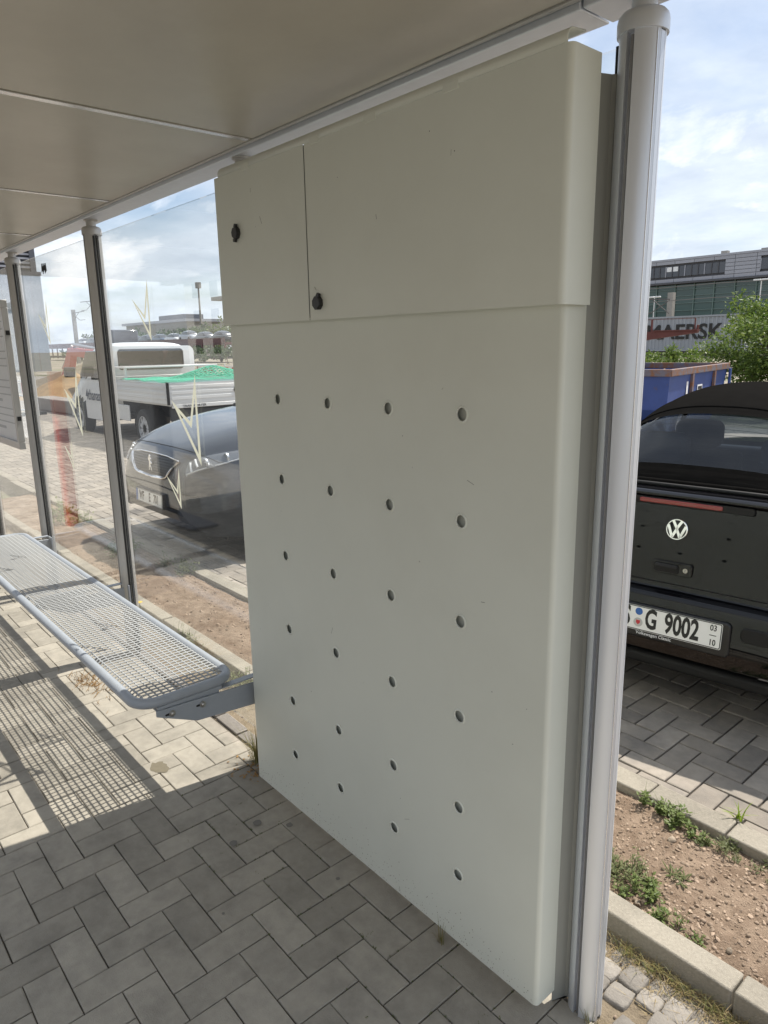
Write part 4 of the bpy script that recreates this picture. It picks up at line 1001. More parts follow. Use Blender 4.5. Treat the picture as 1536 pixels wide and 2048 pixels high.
for s in (-1, 1):
    ho = [(s * x, z) for x, z in dense([(0.56, 0.80), (0.66, 0.845), (0.77, 0.875), (0.835, 0.875), (0.845, 0.83), (0.79, 0.785), (0.68, 0.735), (0.58, 0.69), (0.555, 0.74)], 0.03)]
    hb = nose_patch(ho, 0.002, 6); hl_ = hb.build('headlight', m_lampbed, pg, smooth=60)
    P2 = hb.P
    for (cx, cz, r) in ((0.765, 0.832, 0.036), (0.69, 0.80, 0.032)):
        c = Vector(P2(s * cx, cz)); MB().lathe([(r, 0.004), (r, -0.008), (r * 0.8, -0.010), (r * 0.75, -0.004), (0.004, -0.004)], 18, mat=Matrix.Translation(c), axis='y').build('lamp_bowl', m_reflect, hl_, smooth=40)
    for (a, b2, c2, d2) in ((0.575, 0.79, 0.625, 0.725), (0.60, 0.815, 0.655, 0.765)):
        MB().tube([P2(s * a, b2), P2(s * (a + c2) / 2, (b2 + d2) / 2), P2(s * c2, d2)], 0.010, 6).build('light_blade', m_wht, hl_)
    MB().tube([Vector(P2(s * x, z)) + Vector((0, -0.006, 0)) for x, z in ((0.585, 0.708), (0.68, 0.748), (0.78, 0.79), (0.83, 0.83))], 0.006, 6).build('light_strip', m_wht, hl_, smooth=60)
    lens = nose_patch(ho, 0.016, 6); lens.build('lamp_lens', m_lampglass, hl_, smooth=180)
    # fog lamp pocket and lower intake
    nose_patch([(s * x, z) for x, z in dense([(0.56, 0.50), (0.72, 0.54), (0.74, 0.44), (0.58, 0.42)], 0.03)], 0.003, 4).build('fog_lamp_pocket', m_grille, pg)
nose_patch(dense([(-0.46, 0.385), (0.46, 0.385), (0.52, 0.335), (-0.52, 0.335)], 0.05), 0.004, 4).build('lower_intake', m_grille, pg)
MB().tube([nose_patch([(0, .5), (.1, .5), (.1, .6)], 0.004, 1).P(x, 0.575 - 0.03 * (abs(x) / 0.7) ** 2) for x in np.linspace(-0.70, 0.70, 33)], 0.004, 6).build('bumper_seam', m_rub, pg)
# bonnet shut line
bl_ = [(0.115 + 0.10 * (abs(t) / 0.52) ** 2.2, t) for t in np.linspace(-0.56, 0.56, 33)]
L_p.band([(1.12, -0.60), (0.6, -0.60), (0.25, -0.585)] + bl_ + [(0.25, 0.585), (0.6, 0.60), (1.12, 0.60)], 0.003, 0.0005).build('bonnet_seam', m_rub, pg)
for s in (-1, 1): L_p.band([(0.16, s * 0.30), (0.5, s * 0.36), (1.1, s * 0.42)], 0.012, -0.006).build('bonnet_crease', m_greypaint, pg, smooth=60)
ppm = facing((0, nose_y(0, 0.46) - 0.03, 0.452), (1, 0, 0), (0, 0.06, 1))
npp = number_plate(pg, ppm, [('WF', -0.14, 0.098, 0.66), ('E', 0.02, 0.098, 0.66), ('701', 0.145, 0.098, 0.66)])
bx('plate_backing', m_black_pl, pg, -0.265, 0.265, nose_y(0, 0.46) - 0.027, nose_y(0, 0.46) + 0.05, 0.39, 0.512)
MB().prism(rrect(-0.2595, -0.217, -0.054, 0.054, 0.006), 0.0022, 0.0026, mat=ppm).build('country_band', m_eu, npp)
bx('floor_pan', m_rub, pg, -0.8, 0.8, 0.25, 4.2, 0.19, 0.24)
bx('cabin_floor', m_seat, pg, -0.8, 0.8, 1.0, 4.2, 0.40, 0.45)
for x in (-0.38, 0.38):
    bx('seat_back', m_seat, pg, x - 0.26, x + 0.26, 2.35, 2.5, 0.45, 1.12, bevel=0.04); bx('headrest', m_seat, pg, x - 0.13, x + 0.13, 2.4, 2.5, 1.15, 1.32, bevel=0.04)
for x in (-0.82, 0.82):
    for v in (0.87, 3.55): wheel(pg, x, v, 0.345, 0.22, spokes=5)

# ------------------------------------------------------------------ white flatbed van
tk = empty('flatbed_van', (-10.75, 4.80, 0.03), 0.0, 'white flatbed van with a green net over its bed, seen past the grey crossover', 'van')
# local: x negative = forward, y 0..1.75 = width, near side y=0
m_text = M('dark_blue_lettering', (0.05, 0.06, 0.09), 0.5)
m_van_gl = glass_mat('van_glass', (0.22, 0.27, 0.28), 1.3, 0.0)
# bed with drop sides
bed = bx('bed_floor', m_whitepaint, tk, -2.52, -0.03, 0.02, 1.83, 0.77, 0.80)
def board(name, x0, x1, y0, y1, long_x):
    b = MB().box(x0, x1, y0, y1, 0.80, 1.135)
    o = b.build(name, m_whitepaint, tk, bevel=0.006)
    for k in range(3):
        z = 0.87 + k * 0.085
        if long_x: bx('board_rib', m_whitepaint, o, x0 + 0.03, x1 - 0.03, y0 - 0.007 if y0 < 0.5 else y1, y0 - 0.0005 if y0 < 0.5 else y1 + 0.006, z, z + 0.05, bevel=0.003)
        else: bx('board_rib', m_whitepaint, o, x1 + 0.0005, x1 + 0.007, y0 + 0.03, y1 - 0.03, z, z + 0.05, bevel=0.003)
    return o
board('side_board', -2.55, -0.035, -0.03, 0.0, True); board('side_board', -2.55, -0.035, 1.85, 1.88, True)
tg = board('tailgate', -0.03, 0.0, 0.01, 1.84, False)
bx('head_board', m_whitepaint, tk, -2.60, -2.555, 0.0, 1.85, 0.80, 1.18, bevel=0.006)
for y in (0.0, 1.83): bx('corner_post', m_rub, tk, -0.045, 0.006, y - 0.025, y + 0.005, 0.79, 1.14)
vw_badge(tg, facing((0.010, 1.20, 0.985), (0, 1, 0), (0, 0, 1)), 0.055, m_bar=m_darkpl)
text('tailgate_lettering', 'TRANSPORTER', m_darkpl, tk, 0.055, facing((0.0095, 0.42, 0.765), (0, 1, 0), (0, 0, 1)), sx=1.1, bold=0.001)
bx('rear_bar', m_whitepaint, tk, -0.05, 0.008, 0.05, 1.80, 0.735, 0.795, bevel=0.006)
bx('rear_frame', m_darkpl, tk, -0.35, 0.0, 0.15, 1.70, 0.50, 0.70)
bx('chassis_rail', m_darkpl, tk, -2.6, -0.2, 0.25, 0.35, 0.55, 0.76); bx('chassis_rail', m_darkpl, tk, -2.6, -0.2, 1.5, 1.6, 0.55, 0.76)
bx('side_guard', m_whitepaint, tk, -2.5, -1.75, 0.02, 0.04, 0.42, 0.70, bevel=0.01)
for (y, n) in ((0.02, 'mudguard'), (1.62, 'mudguard')):
    MB().grid(lambda a, b_, y=y: (-1.13 + 0.43 * math.cos(PI * a), y + 0.22 * b_, 0.34 + 0.43 * math.sin(PI * a)), 16, 2).build(n, m_darkpl, tk, smooth=60)
for x in (-1.13, -4.36):
    for y in (0.10, 1.73):
        w = wheel(tk, 0.12 if y > 1 else -0.12, 0, 0.335, 0.21, spokes=10, rimf=0.6)
        w.rotation_euler = (0, 0, PI / 2); w.location = (x, y, 0.335)
# raised shelf and green cargo net behind the cab
bx('shelf_board', m_whitepaint, tk, -2.50, -1.80, 0.02, 1.83, 1.34, 1.365, bevel=0.004)
for (x, y) in ((-2.48, 0.05), (-1.84, 0.05), (-2.48, 1.78), (-1.84, 1.78)): bx('shelf_leg', m_whitepaint, tk, x - 0.02, x + 0.02, y - 0.02, y + 0.02, 0.80, 1.34)
m_net = M('green_net_cord', (0.02, 0.36, 0.22), 0.6)
m_load = M('bed_load', (0.10, 0.24, 0.22), 0.8, var=0.3, vs_=6)
def netz(x, y):
    return 1.14 + 0.20 * math.exp(-((x + 0.6) ** 2 / 0.12 + (y - 1.1) ** 2 / 0.3)) + 0.035 * mnoise.noise((x * 3, y * 3, 0)) + 0.02
nb = MB()
for k in range(30):
    y = -0.03 + 1.90 * k / 29; nb.tube([(x, y, netz(x, y)) for x in np.linspace(-1.9, 0.0, 22)], 0.006, 3, caps=False)
for k in range(32):
    x = -1.9 + 1.9 * k / 31; nb.tube([(x, y, netz(x, y)) for y in np.linspace(-0.03, 1.87, 20)], 0.006, 3, caps=False)
net = nb.build('cargo_net', m_net, tk, recalc=False)
bx('load', m_load, tk, -1.75, -0.1, 0.1, 1.75, 0.81, 1.12, bevel=0.05)
# cab: lofted along its length, local frame v forward = -x
L_cab = Loft([(0.0, 0.86, 0.55, 1.72, 5), (0.03, 0.88, 0.45, 1.765, 5), (0.10, 0.895, 0.36, 1.785, 5), (0.6, 0.90, 0.34, 1.80, 5), (1.05, 0.90, 0.34, 1.78, 5), (1.24, 0.90, 0.34, 1.74, 4.6), (1.52, 0.90, 0.34, 1.55, 4.2), (1.90, 0.90, 0.34, 1.22, 4), (2.12, 0.89, 0.34, 1.05, 4), (2.35, 0.86, 0.32, 0.94, 4), (2.55, 0.80, 0.32, 0.82, 4), (2.63, 0.70, 0.34, 0.62, 4), (2.66, 0.6, 0.36, 0.5, 3)])
def archc(p, q):
    for a in (p, q):
        if abs(a[0]) > 0.6 and (a[1] - 1.70) ** 2 + (a[2] - 0.335) ** 2 < 0.40 ** 2: return True
    return False
def cabkeep(v, t):
    p = L_cab.S(v, t)
    if 0.30 < v < 1.62 and abs(p[0]) > 0.70 and 1.13 < p[2] < 1.64 and p[2] < 1.66 - 0.95 * max(0, v - 1.12): return False
    if 1.26 < v < 2.02 and abs(t) < 0.48: return False
    return True
CM = Matrix.Translation((-2.66, 0.92, 0)) @ Matrix.Rotation(PI / 2, 4, 'Z')   # loft +v -> world -x ; loft +u -> world +y
def cpart(b, name, m, parent=tk, **k):
    b.v = [tuple(CM @ Vector(p)) for p in b.v]; return b.build(name, m, parent, **k)
cb = L_cab.mesh(0.03, 64, keep=cabkeep, arch=archc, caps=False)
cab_o = cpart(cb, 'cab', m_whitepaint, smooth=50)
# rear cab wall with window opening
rw = MB(); wy0, wy1, wz0, wz1 = -0.66, 0.62, 1.30, 1.66
out = rrect(-0.86, 0.86, 0.55, 1.725, 0.12, 5); inn = rrect(wy0, wy1, wz0, wz1, 0.06, 5); n_ = len(out)
rw.add([(x, 0.0, z) for x, z in out] + [(x, 0.0, z) for x, z in inn], [(k, (k + 1) % n_, n_ + (k + 1) % n_, n_ + k) for k in range(n_)])
cpart(rw, 'rear_wall', m_whitepaint, cab_o)
g_ = cpart(MB().prism(inn, 0.004, 0.010, axis='y'), 'rear_window', m_van_gl, cab_o)
sl = MB().tube([(x, -0.004, z) for x, z in inn], 0.014, 6, closed=True); cpart(sl, 'window_seal', m_rub, g_)
for s in (-1, 1):
    b = MB().prism([(0.29, 1.12), (1.62, 1.12), (1.60, 1.19), (1.14, 1.645), (0.36, 1.655), (0.29, 1.60)], 0.855 if s > 0 else -0.862, 0.862 if s > 0 else -0.855, axis='x')
    cpart(b, 'side_window', m_van_gl, cab_o)
    cpart(MB().tube([(s * 0.903, v, z) for v, z in ((0.22, 0.42), (0.20, 1.10), (0.24, 1.66))], 0.005, 6), 'door_seam', m_rub, cab_o)
    cpart(MB().tube([(s * 0.905, v, 1.10) for v in (0.2, 0.9, 1.72)], 0.006, 6), 'belt_moulding', m_whitepaint, cab_o)
    cpart(MB().box(s * 0.897, s * 0.93, 0.28, 0.42, 0.985, 1.01), 'door_handle', m_darkpl, cab_o, bevel=0.006)
    mr = cpart(MB().box(min(s * 0.93, s * 1.15), max(s * 0.93, s * 1.15), 1.60, 1.72, 1.14, 1.34), 'door_mirror', m_darkpl, cab_o, bevel=0.03)
o = []
for i, P in enumerate([(1.25, -0.5), (1.25, 0.5), (2.03, 0.5), (2.03, -0.5)]):
    Q = [(1.25, 0.5), (2.03, 0.5), (2.03, -0.5), (1.25, -0.5)][i]
    for k in range(10): o.append(tuple(Vector(P).lerp(Vector(Q), k / 10)))
cpart(L_cab.patch(o, -0.002, 8), 'windscreen', m_van_gl, cab_o, smooth=180)
text('door_lettering', '4thanas', m_text, cab_o, 0.29, facing((-3.52, 0.92 - 0.9105, 0.80), (1, 0, 0), (0, 0, 1)), sx=0.9, bold=0.003)
cpart(MB().box(-0.85, 0.85, 0.05, 2.3, 0.36, 0.42), 'cab_floor', m_darkpl, cab_o)
for x in (-0.5, 0.0, 0.5): cpart(MB().box(x - 0.21, x + 0.21, 0.30, 0.42, 0.45, 1.30), 'seat_back', m_seat, cab_o, bevel=0.04); cpart(MB().box(x - 0.12, x + 0.12, 0.30, 0.38, 1.33, 1.48), 'headrest', m_seat, cab_o, bevel=0.03)
cpart(MB().tube([(0.3, 1.30, 1.02), (0.3, 1.32, 1.10)], 0.17, 14), 'steering_wheel', m_rub, cab_o)

# ================================================================== BEYOND THE CAR PARK
m_skipblue = M('scuffed_blue_steel', (0.035, 0.07, 0.24), 0.5, var=0.15, vs_=4, col2=(0.13, 0.075, 0.045), thr=0.66, soft=0.05, s2=5, bump=0.15, bs=25)
m_rust = M('rusty_rim_steel', (0.14, 0.13, 0.16), 0.6, col2=(0.20, 0.09, 0.045), thr=0.5, soft=0.08, s2=7)
m_redsteel = M('oxide_red_steel', (0.115, 0.030, 0.025), 0.6, var=0.2, vs_=2)
m_darksteel = M('dark_wagon_steel', (0.035, 0.03, 0.03), 0.7)
m_cont = M('grey_container_steel', (0.30, 0.32, 0.35), 0.55, var=0.06, vs_=1)
m_clad = M('light_grey_cladding', (0.34, 0.345, 0.38), 0.5, 0.2, rnd=0.05)
m_seamd = M('cladding_joint', (0.09, 0.09, 0.10), 0.7)
m_bglass = M('building_glass', (0.06, 0.065, 0.08), 0.12, spec=0.6)
m_bgreen = M('green_tinted_curtain_glass', (0.055, 0.095, 0.085), 0.15, spec=0.6, rnd=0.12)
m_mullion = M('green_grey_mullion', (0.13, 0.19, 0.17), 0.5)
m_conc = M('weathered_concrete', (0.30, 0.28, 0.25), 0.9, var=0.15, vs_=2)
m_white = M('white_painted_metal', (0.72, 0.72, 0.71), 0.5)
m_brick = M('red_brown_wall', (0.15, 0.08, 0.06), 0.8)
m_bluegrey = M('blue_grey_cladding', (0.13, 0.165, 0.195), 0.5, var=0.1, vs_=0.6, aniso=(1, 1, 0.15))
m_slate = M('slate_grey_cladding', (0.085, 0.09, 0.11), 0.5)
m_wirecol = M('overhead_wire', (0.10, 0.09, 0.085), 0.6)
m_orange = M('orange_red_machine_paint', (0.42, 0.05, 0.025), 0.45)
m_leaf = leaf_mat('sunny_shrub_leaf', (0.085, 0.15, 0.028), (0.17, 0.22, 0.05))
m_leaf2 = leaf_mat('dark_tree_leaf', (0.035, 0.075, 0.02), (0.075, 0.115, 0.035))
m_leaf3 = leaf_mat('pale_tree_leaf', (0.10, 0.14, 0.04), (0.16, 0.19, 0.07))
m_bark = M('shrub_bark', (0.10, 0.08, 0.06), 0.9)

def leaf_quads(b, c, n, rad, size, rng, outward=None):
    for _ in range(n):
        while True:
            d = Vector((rng.uniform(-1, 1), rng.uniform(-1, 1), rng.uniform(-1, 1)))
            if d.length < 1: break
        p = Vector(c) + Vector((d.x * rad[0], d.y * rad[1], d.z * rad[2]))
        a = Vector((rng.uniform(-1, 1), rng.uniform(-1, 1), rng.uniform(-0.6, 0.9))).normalized()
        nrm = Vector((rng.uniform(-1, 1), rng.uniform(-1, 1), rng.uniform(0.0, 1.4))).normalized()
        s = a.cross(nrm)
        if s.length < 0.05: continue
        s.normalize(); L_ = size * rng.uniform(0.6, 1.25); w = L_ * 0.27
        b.add([p, p + a * L_ * 0.45 + s * w, p + a * L_, p + a * L_ * 0.45 - s * w], [(0, 1, 2, 3)])
def shrub(name, loc, rad, h, nclump, per, size, m, label, cat, seed, group=None, crown_z=0.55, limbs=9):
    rng = random.Random(seed); e = empty(name, loc, label=label, cat=cat, group=group)
    b = MB(); tr = MB()
    for k in range(nclump):
        while True:
            d = Vector((rng.uniform(-1, 1), rng.uniform(-1, 1), rng.uniform(-1, 1)))
            if 0.35 < d.length < 1: break
        ang = math.atan2(d.y, d.x); wob = 0.78 + 0.35 * mnoise.noise((math.cos(ang) * 1.7 + seed, math.sin(ang) * 1.7, d.z * 1.9))
        c = Vector((d.x * rad * wob, d.y * rad * wob, h * crown_z + d.z * h * (1 - crown_z) * (wob + 0.15)))
        if c.z < 0.05: c.z = abs(c.z) + 0.05
        rr = rng.uniform(0.10, 0.22) * min(rad, h)
        leaf_quads(b, c, per, (rr, rr, rr * 0.8), size, rng)
        if k < limbs:
            mid = Vector((c.x * 0.35, c.y * 0.35, c.z * 0.5)); tr.tube([(rng.uniform(-.1, .1) * rad * .4, rng.uniform(-.1, .1) * rad * .4, -0.1), mid, c], [0.035 * h / 2, 0.022 * h / 2, 0.008], 6)
    tr.build('trunk', m_bark, e, smooth=60, recalc=False); b.build('crown', m, e, recalc=False)
    return e
# ---- blue skip behind the convertible
skip = empty('waste_skip', (-5.965, 11.483, 0.05), math.atan2(15.234 - 11.483, -6.671 + 5.965), 'scuffed blue steel waste skip with a rusty rim behind the convertible', 'skip')
# local: x along the long wall (away from camera), y to the left of it
SL, SWd, SH = 3.8, 1.75, 1.15
prof_t = [(0.0, 0.0), (SL, 0.0), (SL, SWd), (0.0, SWd)]
bt = [(0.42, 0.12), (SL - 0.55, 0.12), (SL - 0.55, SWd - 0.12), (0.42, SWd - 0.12)]
tb = MB(); tb.add([(x, y, SH - 0.1) for x, y in prof_t] + [(x, y, SH * 0.42) for x, y in [(0.04, 0.03), (SL - 0.2, 0.03), (SL - 0.2, SWd - .03), (0.04, SWd - .03)]] + [(x, y, 0.06) for x, y in bt],
       [(k, (k + 1) % 4, 4 + (k + 1) % 4, 4 + k) for k in range(4)] + [(4 + k, 4 + (k + 1) % 4, 8 + (k + 1) % 4, 8 + k) for k in range(4)] + [(8, 9, 10, 11)])
tub = tb.build('tub', m_skipblue, skip); so = tub.modifiers.new('s', 'SOLIDIFY'); so.thickness = 0.02; so.offset = 0
for i in range(4):
    a, c = Vector(prof_t[i]), Vector(prof_t[(i + 1) % 4]); d = (c - a).normalized(); n = Vector((d.y, -d.x)) * 0.05
    MB().prism([tuple(a + n - d * 0.049), tuple(c + n + d * 0.049), tuple(c - n * 0.4 - d * 0.021), tuple(a - n * 0.4 + d * 0.021)], SH - 0.1, SH + 0.02).build('rim', m_rust, skip, bevel=0.01)
for x in (1.25, 2.75): bx('rib', m_rust, skip, x - 0.045, x + 0.045, -0.05, -0.002, SH * 0.5, SH - 0.1); bx('lug', m_rust, skip, x - 0.03, x + 0.06, -0.10, -0.05, SH * 0.52, SH * 0.60)
bx('lower_rail', m_rust, skip, 0.25, SL - 0.1, -0.13, 0.0, SH * 0.44, SH * 0.47)
bx('end_gusset', m_skipblue, skip, SL - 0.06, SL + 0.04, -0.09, -0.052, SH * 0.45, SH - 0.09)
bx('sticker', m_wht, skip, 1.0, 1.10, -0.006, -0.001, SH * 0.50, SH * 0.80)
lb = bx('label_plate', m_wht, skip, 1.70, 2.02, -0.006, -0.001, SH * 0.62, SH * 0.72); bx('label_print', m_darkpl, lb, 1.73, 1.99, -0.009, -0.0065, SH * 0.645, SH * 0.695)
tag(clods(50, -7.6, -6.9, 11.8, 14.2, lambda x, y: 0.78 + 0.2 * random.random(), 0.10, 0.28, 1).build('rubble', m_soil, smooth=60), 'heap of brown earth and rubble inside the blue skip', 'rubble', kind='stuff')
# ---- shrubs right of the post
shrub('leafy_shrub', (-6.85, 18.9, 0), 2.25, 2.95, 190, 110, 0.10, m_leaf, 'tall bright green leafy shrub behind the convertible, right of the blue skip', 'shrub', 11)
shrub('leafy_shrub', (-5.0, 19.2, 0), 2.2, 2.8, 100, 80, 0.10, m_leaf, 'green shrub cut off by the right edge of the picture', 'shrub', 12)
shrub('low_shrub', (-8.5, 16.8, 0), 1.1, 1.5, 90, 90, 0.09, m_leaf, 'low pale flowering shrub behind the blue skip, next to the end post', 'shrub', 13)
shrub('low_shrub', (-9.9, 16.8, 0), 1.1, 1.35, 60, 80, 0.09, m_leaf, 'low green shrub mostly hidden behind the end post', 'shrub', 14)
# ---- freight container on a wagon
fc = empty('freight_container', (-24.5, 50.0, 0.95), label='grey corrugated freight container with large dark lettering on a rail wagon', cat='container')
CW0, CW1 = -6.0, 6.1
cr = MB(); pts = []; x = CW0; k = 0
while x < CW1 - 0.28:
    pts += [(x, 0.0), (x + 0.08, 0.0), (x + 0.115, 0.05), (x + 0.225, 0.05), (x + 0.26, 0.0)]; x += 0.28
pts.append((CW1, 0.0))
cr.prism(pts + [(CW1, 2.4), (CW0, 2.4)], 0.12, 2.30).build('corrugated_wall', m_cont, fc)
bx('top_rail', m_cont, fc, CW0 - 0.05, CW1 + 0.05, -0.04, 2.45, 2.31, 2.42); bx('bottom_rail', m_cont, fc, CW0 - 0.05, CW1 + 0.05, -0.04, 2.45, 0.0, 0.115)
for x in (CW0, CW1): bx('corner_post', m_cont, fc, x - 0.09, x + 0.09, -0.045, 0.12, 0.12, 2.305)
text('lettering', 'MAERSK', m_plateblk, fc, 1.42, facing((-0.75, -0.03, 1.28), (1, 0, 0), (0, 0, 1)), bold=0.03, sx=1.08, extrude=0.01)
wg = empty('flat_wagon', (-24.5, 50.0, 0), label='dark flat rail wagon carrying the grey container', cat='rail wagon')
bx('deck', m_darksteel, wg, -7.0, 7.0, 0.0, 2.4, 0.62, 0.90)
for x in (-5.6, -4.0, 4.0, 5.6): MB().lathe([(0.45, -0.06), (0.45, 0.06)], 20, mat=Matrix.Translation((x, 0.35, 0.46)), axis='y').build('wheel', m_darksteel, wg)
# ---- red steel deck arm in front of the container
rd = empty('red_steel_ramp', (-21.9, 39.0, 0), label='oxide red steel ramp arm with thin railing posts in front of the grey container', cat='ramp')
MB().prism([(-2.5, 1.55), (0.0, 1.72), (3.05, 2.08), (3.1, 2.20), (0.0, 2.20), (-2.5, 2.22)], -0.12, 0.12, axis='y').build('arm_beam', m_redsteel, rd)
bx('upper_flange', m_redsteel, rd, 0.55, 3.1, -0.2, 0.2, 2.203, 2.26)
for x in (-0.05, 0.30, 2.85): bx('railing_post', m_redsteel, rd, x, x + (0.10 if x > 0.2 and x < 1 else 0.06), -0.03, 0.03, 2.20, 2.86)
MB().tube([(-2.5, 0, 2.87), (2.9, 0, 2.86)], 0.015, 5).build('railing_wire', m_redsteel, rd)
MB().tube([(3.0, 0, 2.1), (3.06, 0, 2.5)], 0.07, 6).build('end_bracket', m_redsteel, rd)
bx('support_leg', m_redsteel, rd, -1.6, -1.3, -0.1, 0.1, -0.09, 1.6); MB().tube([(-0.6, 0, 0.0), (-1.4, 0, 1.5)], 0.06, 6).build('brace', m_redsteel, rd)
# ---- overhead line mast and lamps
def mast(loc, h, label, arm=1, arm_l=2.6):
    e = empty('catenary_mast', loc, label=label, cat='mast')
    MB().prism([(-0.22, -0.22), (0.22, -0.22), (0.22, 0.22), (-0.22, 0.22)], -0.1, h).build('pole', m_conc, e)
    MB().tube([(0, -0.2, h - 0.5), (-arm * arm_l, -0.2, h - 0.4)], 0.045, 6).build('upper_arm', m_wirecol, e)
    MB().tube([(0, -0.2, h - 1.6), (-arm * arm_l * 0.55, -0.2, h - 0.5)], 0.035, 6).build('strut', m_wirecol, e)
    MB().tube([(0, -0.2, h - 0.55), (-arm * arm_l * 0.6, -0.2, h - 1.5), (-arm * arm_l, -0.2, h - 1.5)], 0.035, 6).build('lower_arm', m_wirecol, e)
    return e
mast((-28.9, 55.0, 0), 5.35, 'pale concrete overhead line mast standing behind the grey container')
def lamp(loc, h, label, s=1.0):
    e = empty('street_lamp', loc, label=label, cat='street lamp')
    MB().tube([(0, 0, -0.1), (0, 0, h)], [0.07 * s, 0.045 * s], 8).build('pole', m_white, e, smooth=60)
    for d in (-1, 1): MB().box(min(d * 0.05, d * 0.62) * s, max(d * 0.05, d * 0.62) * s, -0.14 * s, 0.14 * s, h - 0.03, h + 0.10 * s).build('lamp_head', m_white, e, bevel=0.03)
lamp((-30.6, 55.5, 0), 5.1, 'slim white twin lamp post beside the concrete mast', 0.8)
lamp((-28.3, 70.0, 0), 6.9, 'white twin street lamp in front of the office building', 1.1)
for k, z in enumerate((5.6, 4.6)):
    n = 26; pp2 = [(-60 + 70 * i / n, 54.0, z + 0.5 * ((i % 13) / 13 - 0.5) ** 2) for i in range(n + 1)]
    tag(MB().tube(pp2, 0.022, 4).build('overhead_wire', m_wirecol), ('upper' if k == 0 else 'lower') + ' overhead railway wire strung across the office building front', 'wire')
# ---- office building: grey clad top storey over a green glass facade
ob = empty('office_building', (0, 80.0, 0), label='long office building with grey clad top floor over green glass', cat='building')
X0, X1 = -62.0, 12.0
bx('core', m_seamd, ob, X0, X1, 0.25, 16.0, 7.9, 10.45); bx('lower_core', m_brick, ob, X0, X1, 1.2, 16.0, -0.1, 7.9)
bx('roof_edge', m_clad, ob, X0 - 0.1, X1 + 0.1, -0.05, 16.1, 10.46, 10.68)
bx('soffit', m_seamd, ob, X0, X1, -0.25, 1.2, 7.92, 8.10)
WSEG = [(-45.2, -36.25), (-32.6, -24.5), (-58.5, -49.5)]
def inwin(a, b_): return any(a < w1 and b_ > w0 for w0, w1 in WSEG)
rows = [8.12 + 0.39 * k for k in range(6)]
bays = [X0 + k * 2.23 for k in range(int((X1 - X0) / 2.23) + 1)]
for r_, z in enumerate(rows):
    win_row = r_ in (2, 3)
    for a, c in zip(bays[:-1], bays[1:]):
        if c < -50 or a > -18: continue
        segs = [(a, c)]
        if win_row or (r_ == 1) or r_ == 4:
            lo_c, hi_c = (8.72, 9.86)
            if z + 0.39 > lo_c and z < hi_c:
                segs2 = []
                for (p, q) in segs:
                    for w0, w1 in WSEG:
                        if p < w1 and q > w0:
                            if p < w0: segs2.append((p, w0))
                            p = max(p, w1) if q > w1 else q
                    if q - p > 0.05: segs2.append((p, q))
                segs = segs2
        for p, q in segs:
            if q - p > 0.12: MB().box(p + 0.02, q - 0.02, 0.0, 0.06, z + 0.02, z + 0.37).build('cladding_board', m_clad, ob)
bx('far_cladding', m_clad, ob, -17.5, X1, 0.0, 0.06, 8.12, 10.44); bx('far_cladding', m_clad, ob, X0, -50.2, 0.0, 0.06, 8.12, 10.44)
wx = WSEG[0][0]
for w0, w1 in WSEG[:2]:
    n = int((w1 - w0) / 0.745)
    for k in range(n):
        a, c = w0 + (w1 - w0) * k / n, w0 + (w1 - w0) * (k + 1) / n
        wd = MB().box(a + 0.02, c - 0.02, 0.10, 0.14, 8.74, 9.84).build('window', m_clad if k % 4 == 3 and False else m_bglass, ob)
        bx('mullion', m_clad if k % 3 == 0 else m_seamd, wd, a - 0.05, a + 0.05, 0.02, 0.1, 8.72, 9.86)
        if w0 < -40 and k in (3, 4): bx('blind', m_wht, wd, a + 0.08, c - 0.08, 0.085, 0.098, 9.3, 9.8)
gz = [0.0, 2.2, 3.6, 4.3, 5.0, 5.8, 6.6, 7.3, 7.88]
for a, c in zip(bays[:-1], bays[1:]):
    if c < -50 or a > -18: continue
    for z0, z1 in zip(gz[1:-1], gz[2:]):
        MB().box(a + 0.05, c - 0.05, 0.62, 0.66, z0 + 0.04, z1 - 0.04).build('glass_panel', m_bgreen, ob)
    bx('facade_post', m_mullion, ob, a - 0.05, a + 0.05, 0.45, 0.62, 0.0, 7.9)
for z in gz[1:-1]: bx('transom', m_mullion, ob, -50, -17, 0.48, 0.62, z - 0.035, z + 0.035)
bx('ground_floor_wall', m_conc, ob, -50, -17, 0.55, 0.66, 0, 2.2)
bx('roof_vent', m_conc, ob, -38.2, -37.5, 3.0, 3.6, 10.68, 11.3); bx('roof_plant', m_conc, ob, -33.5, -29.0, 2.0, 6.0, 10.68, 11.05)
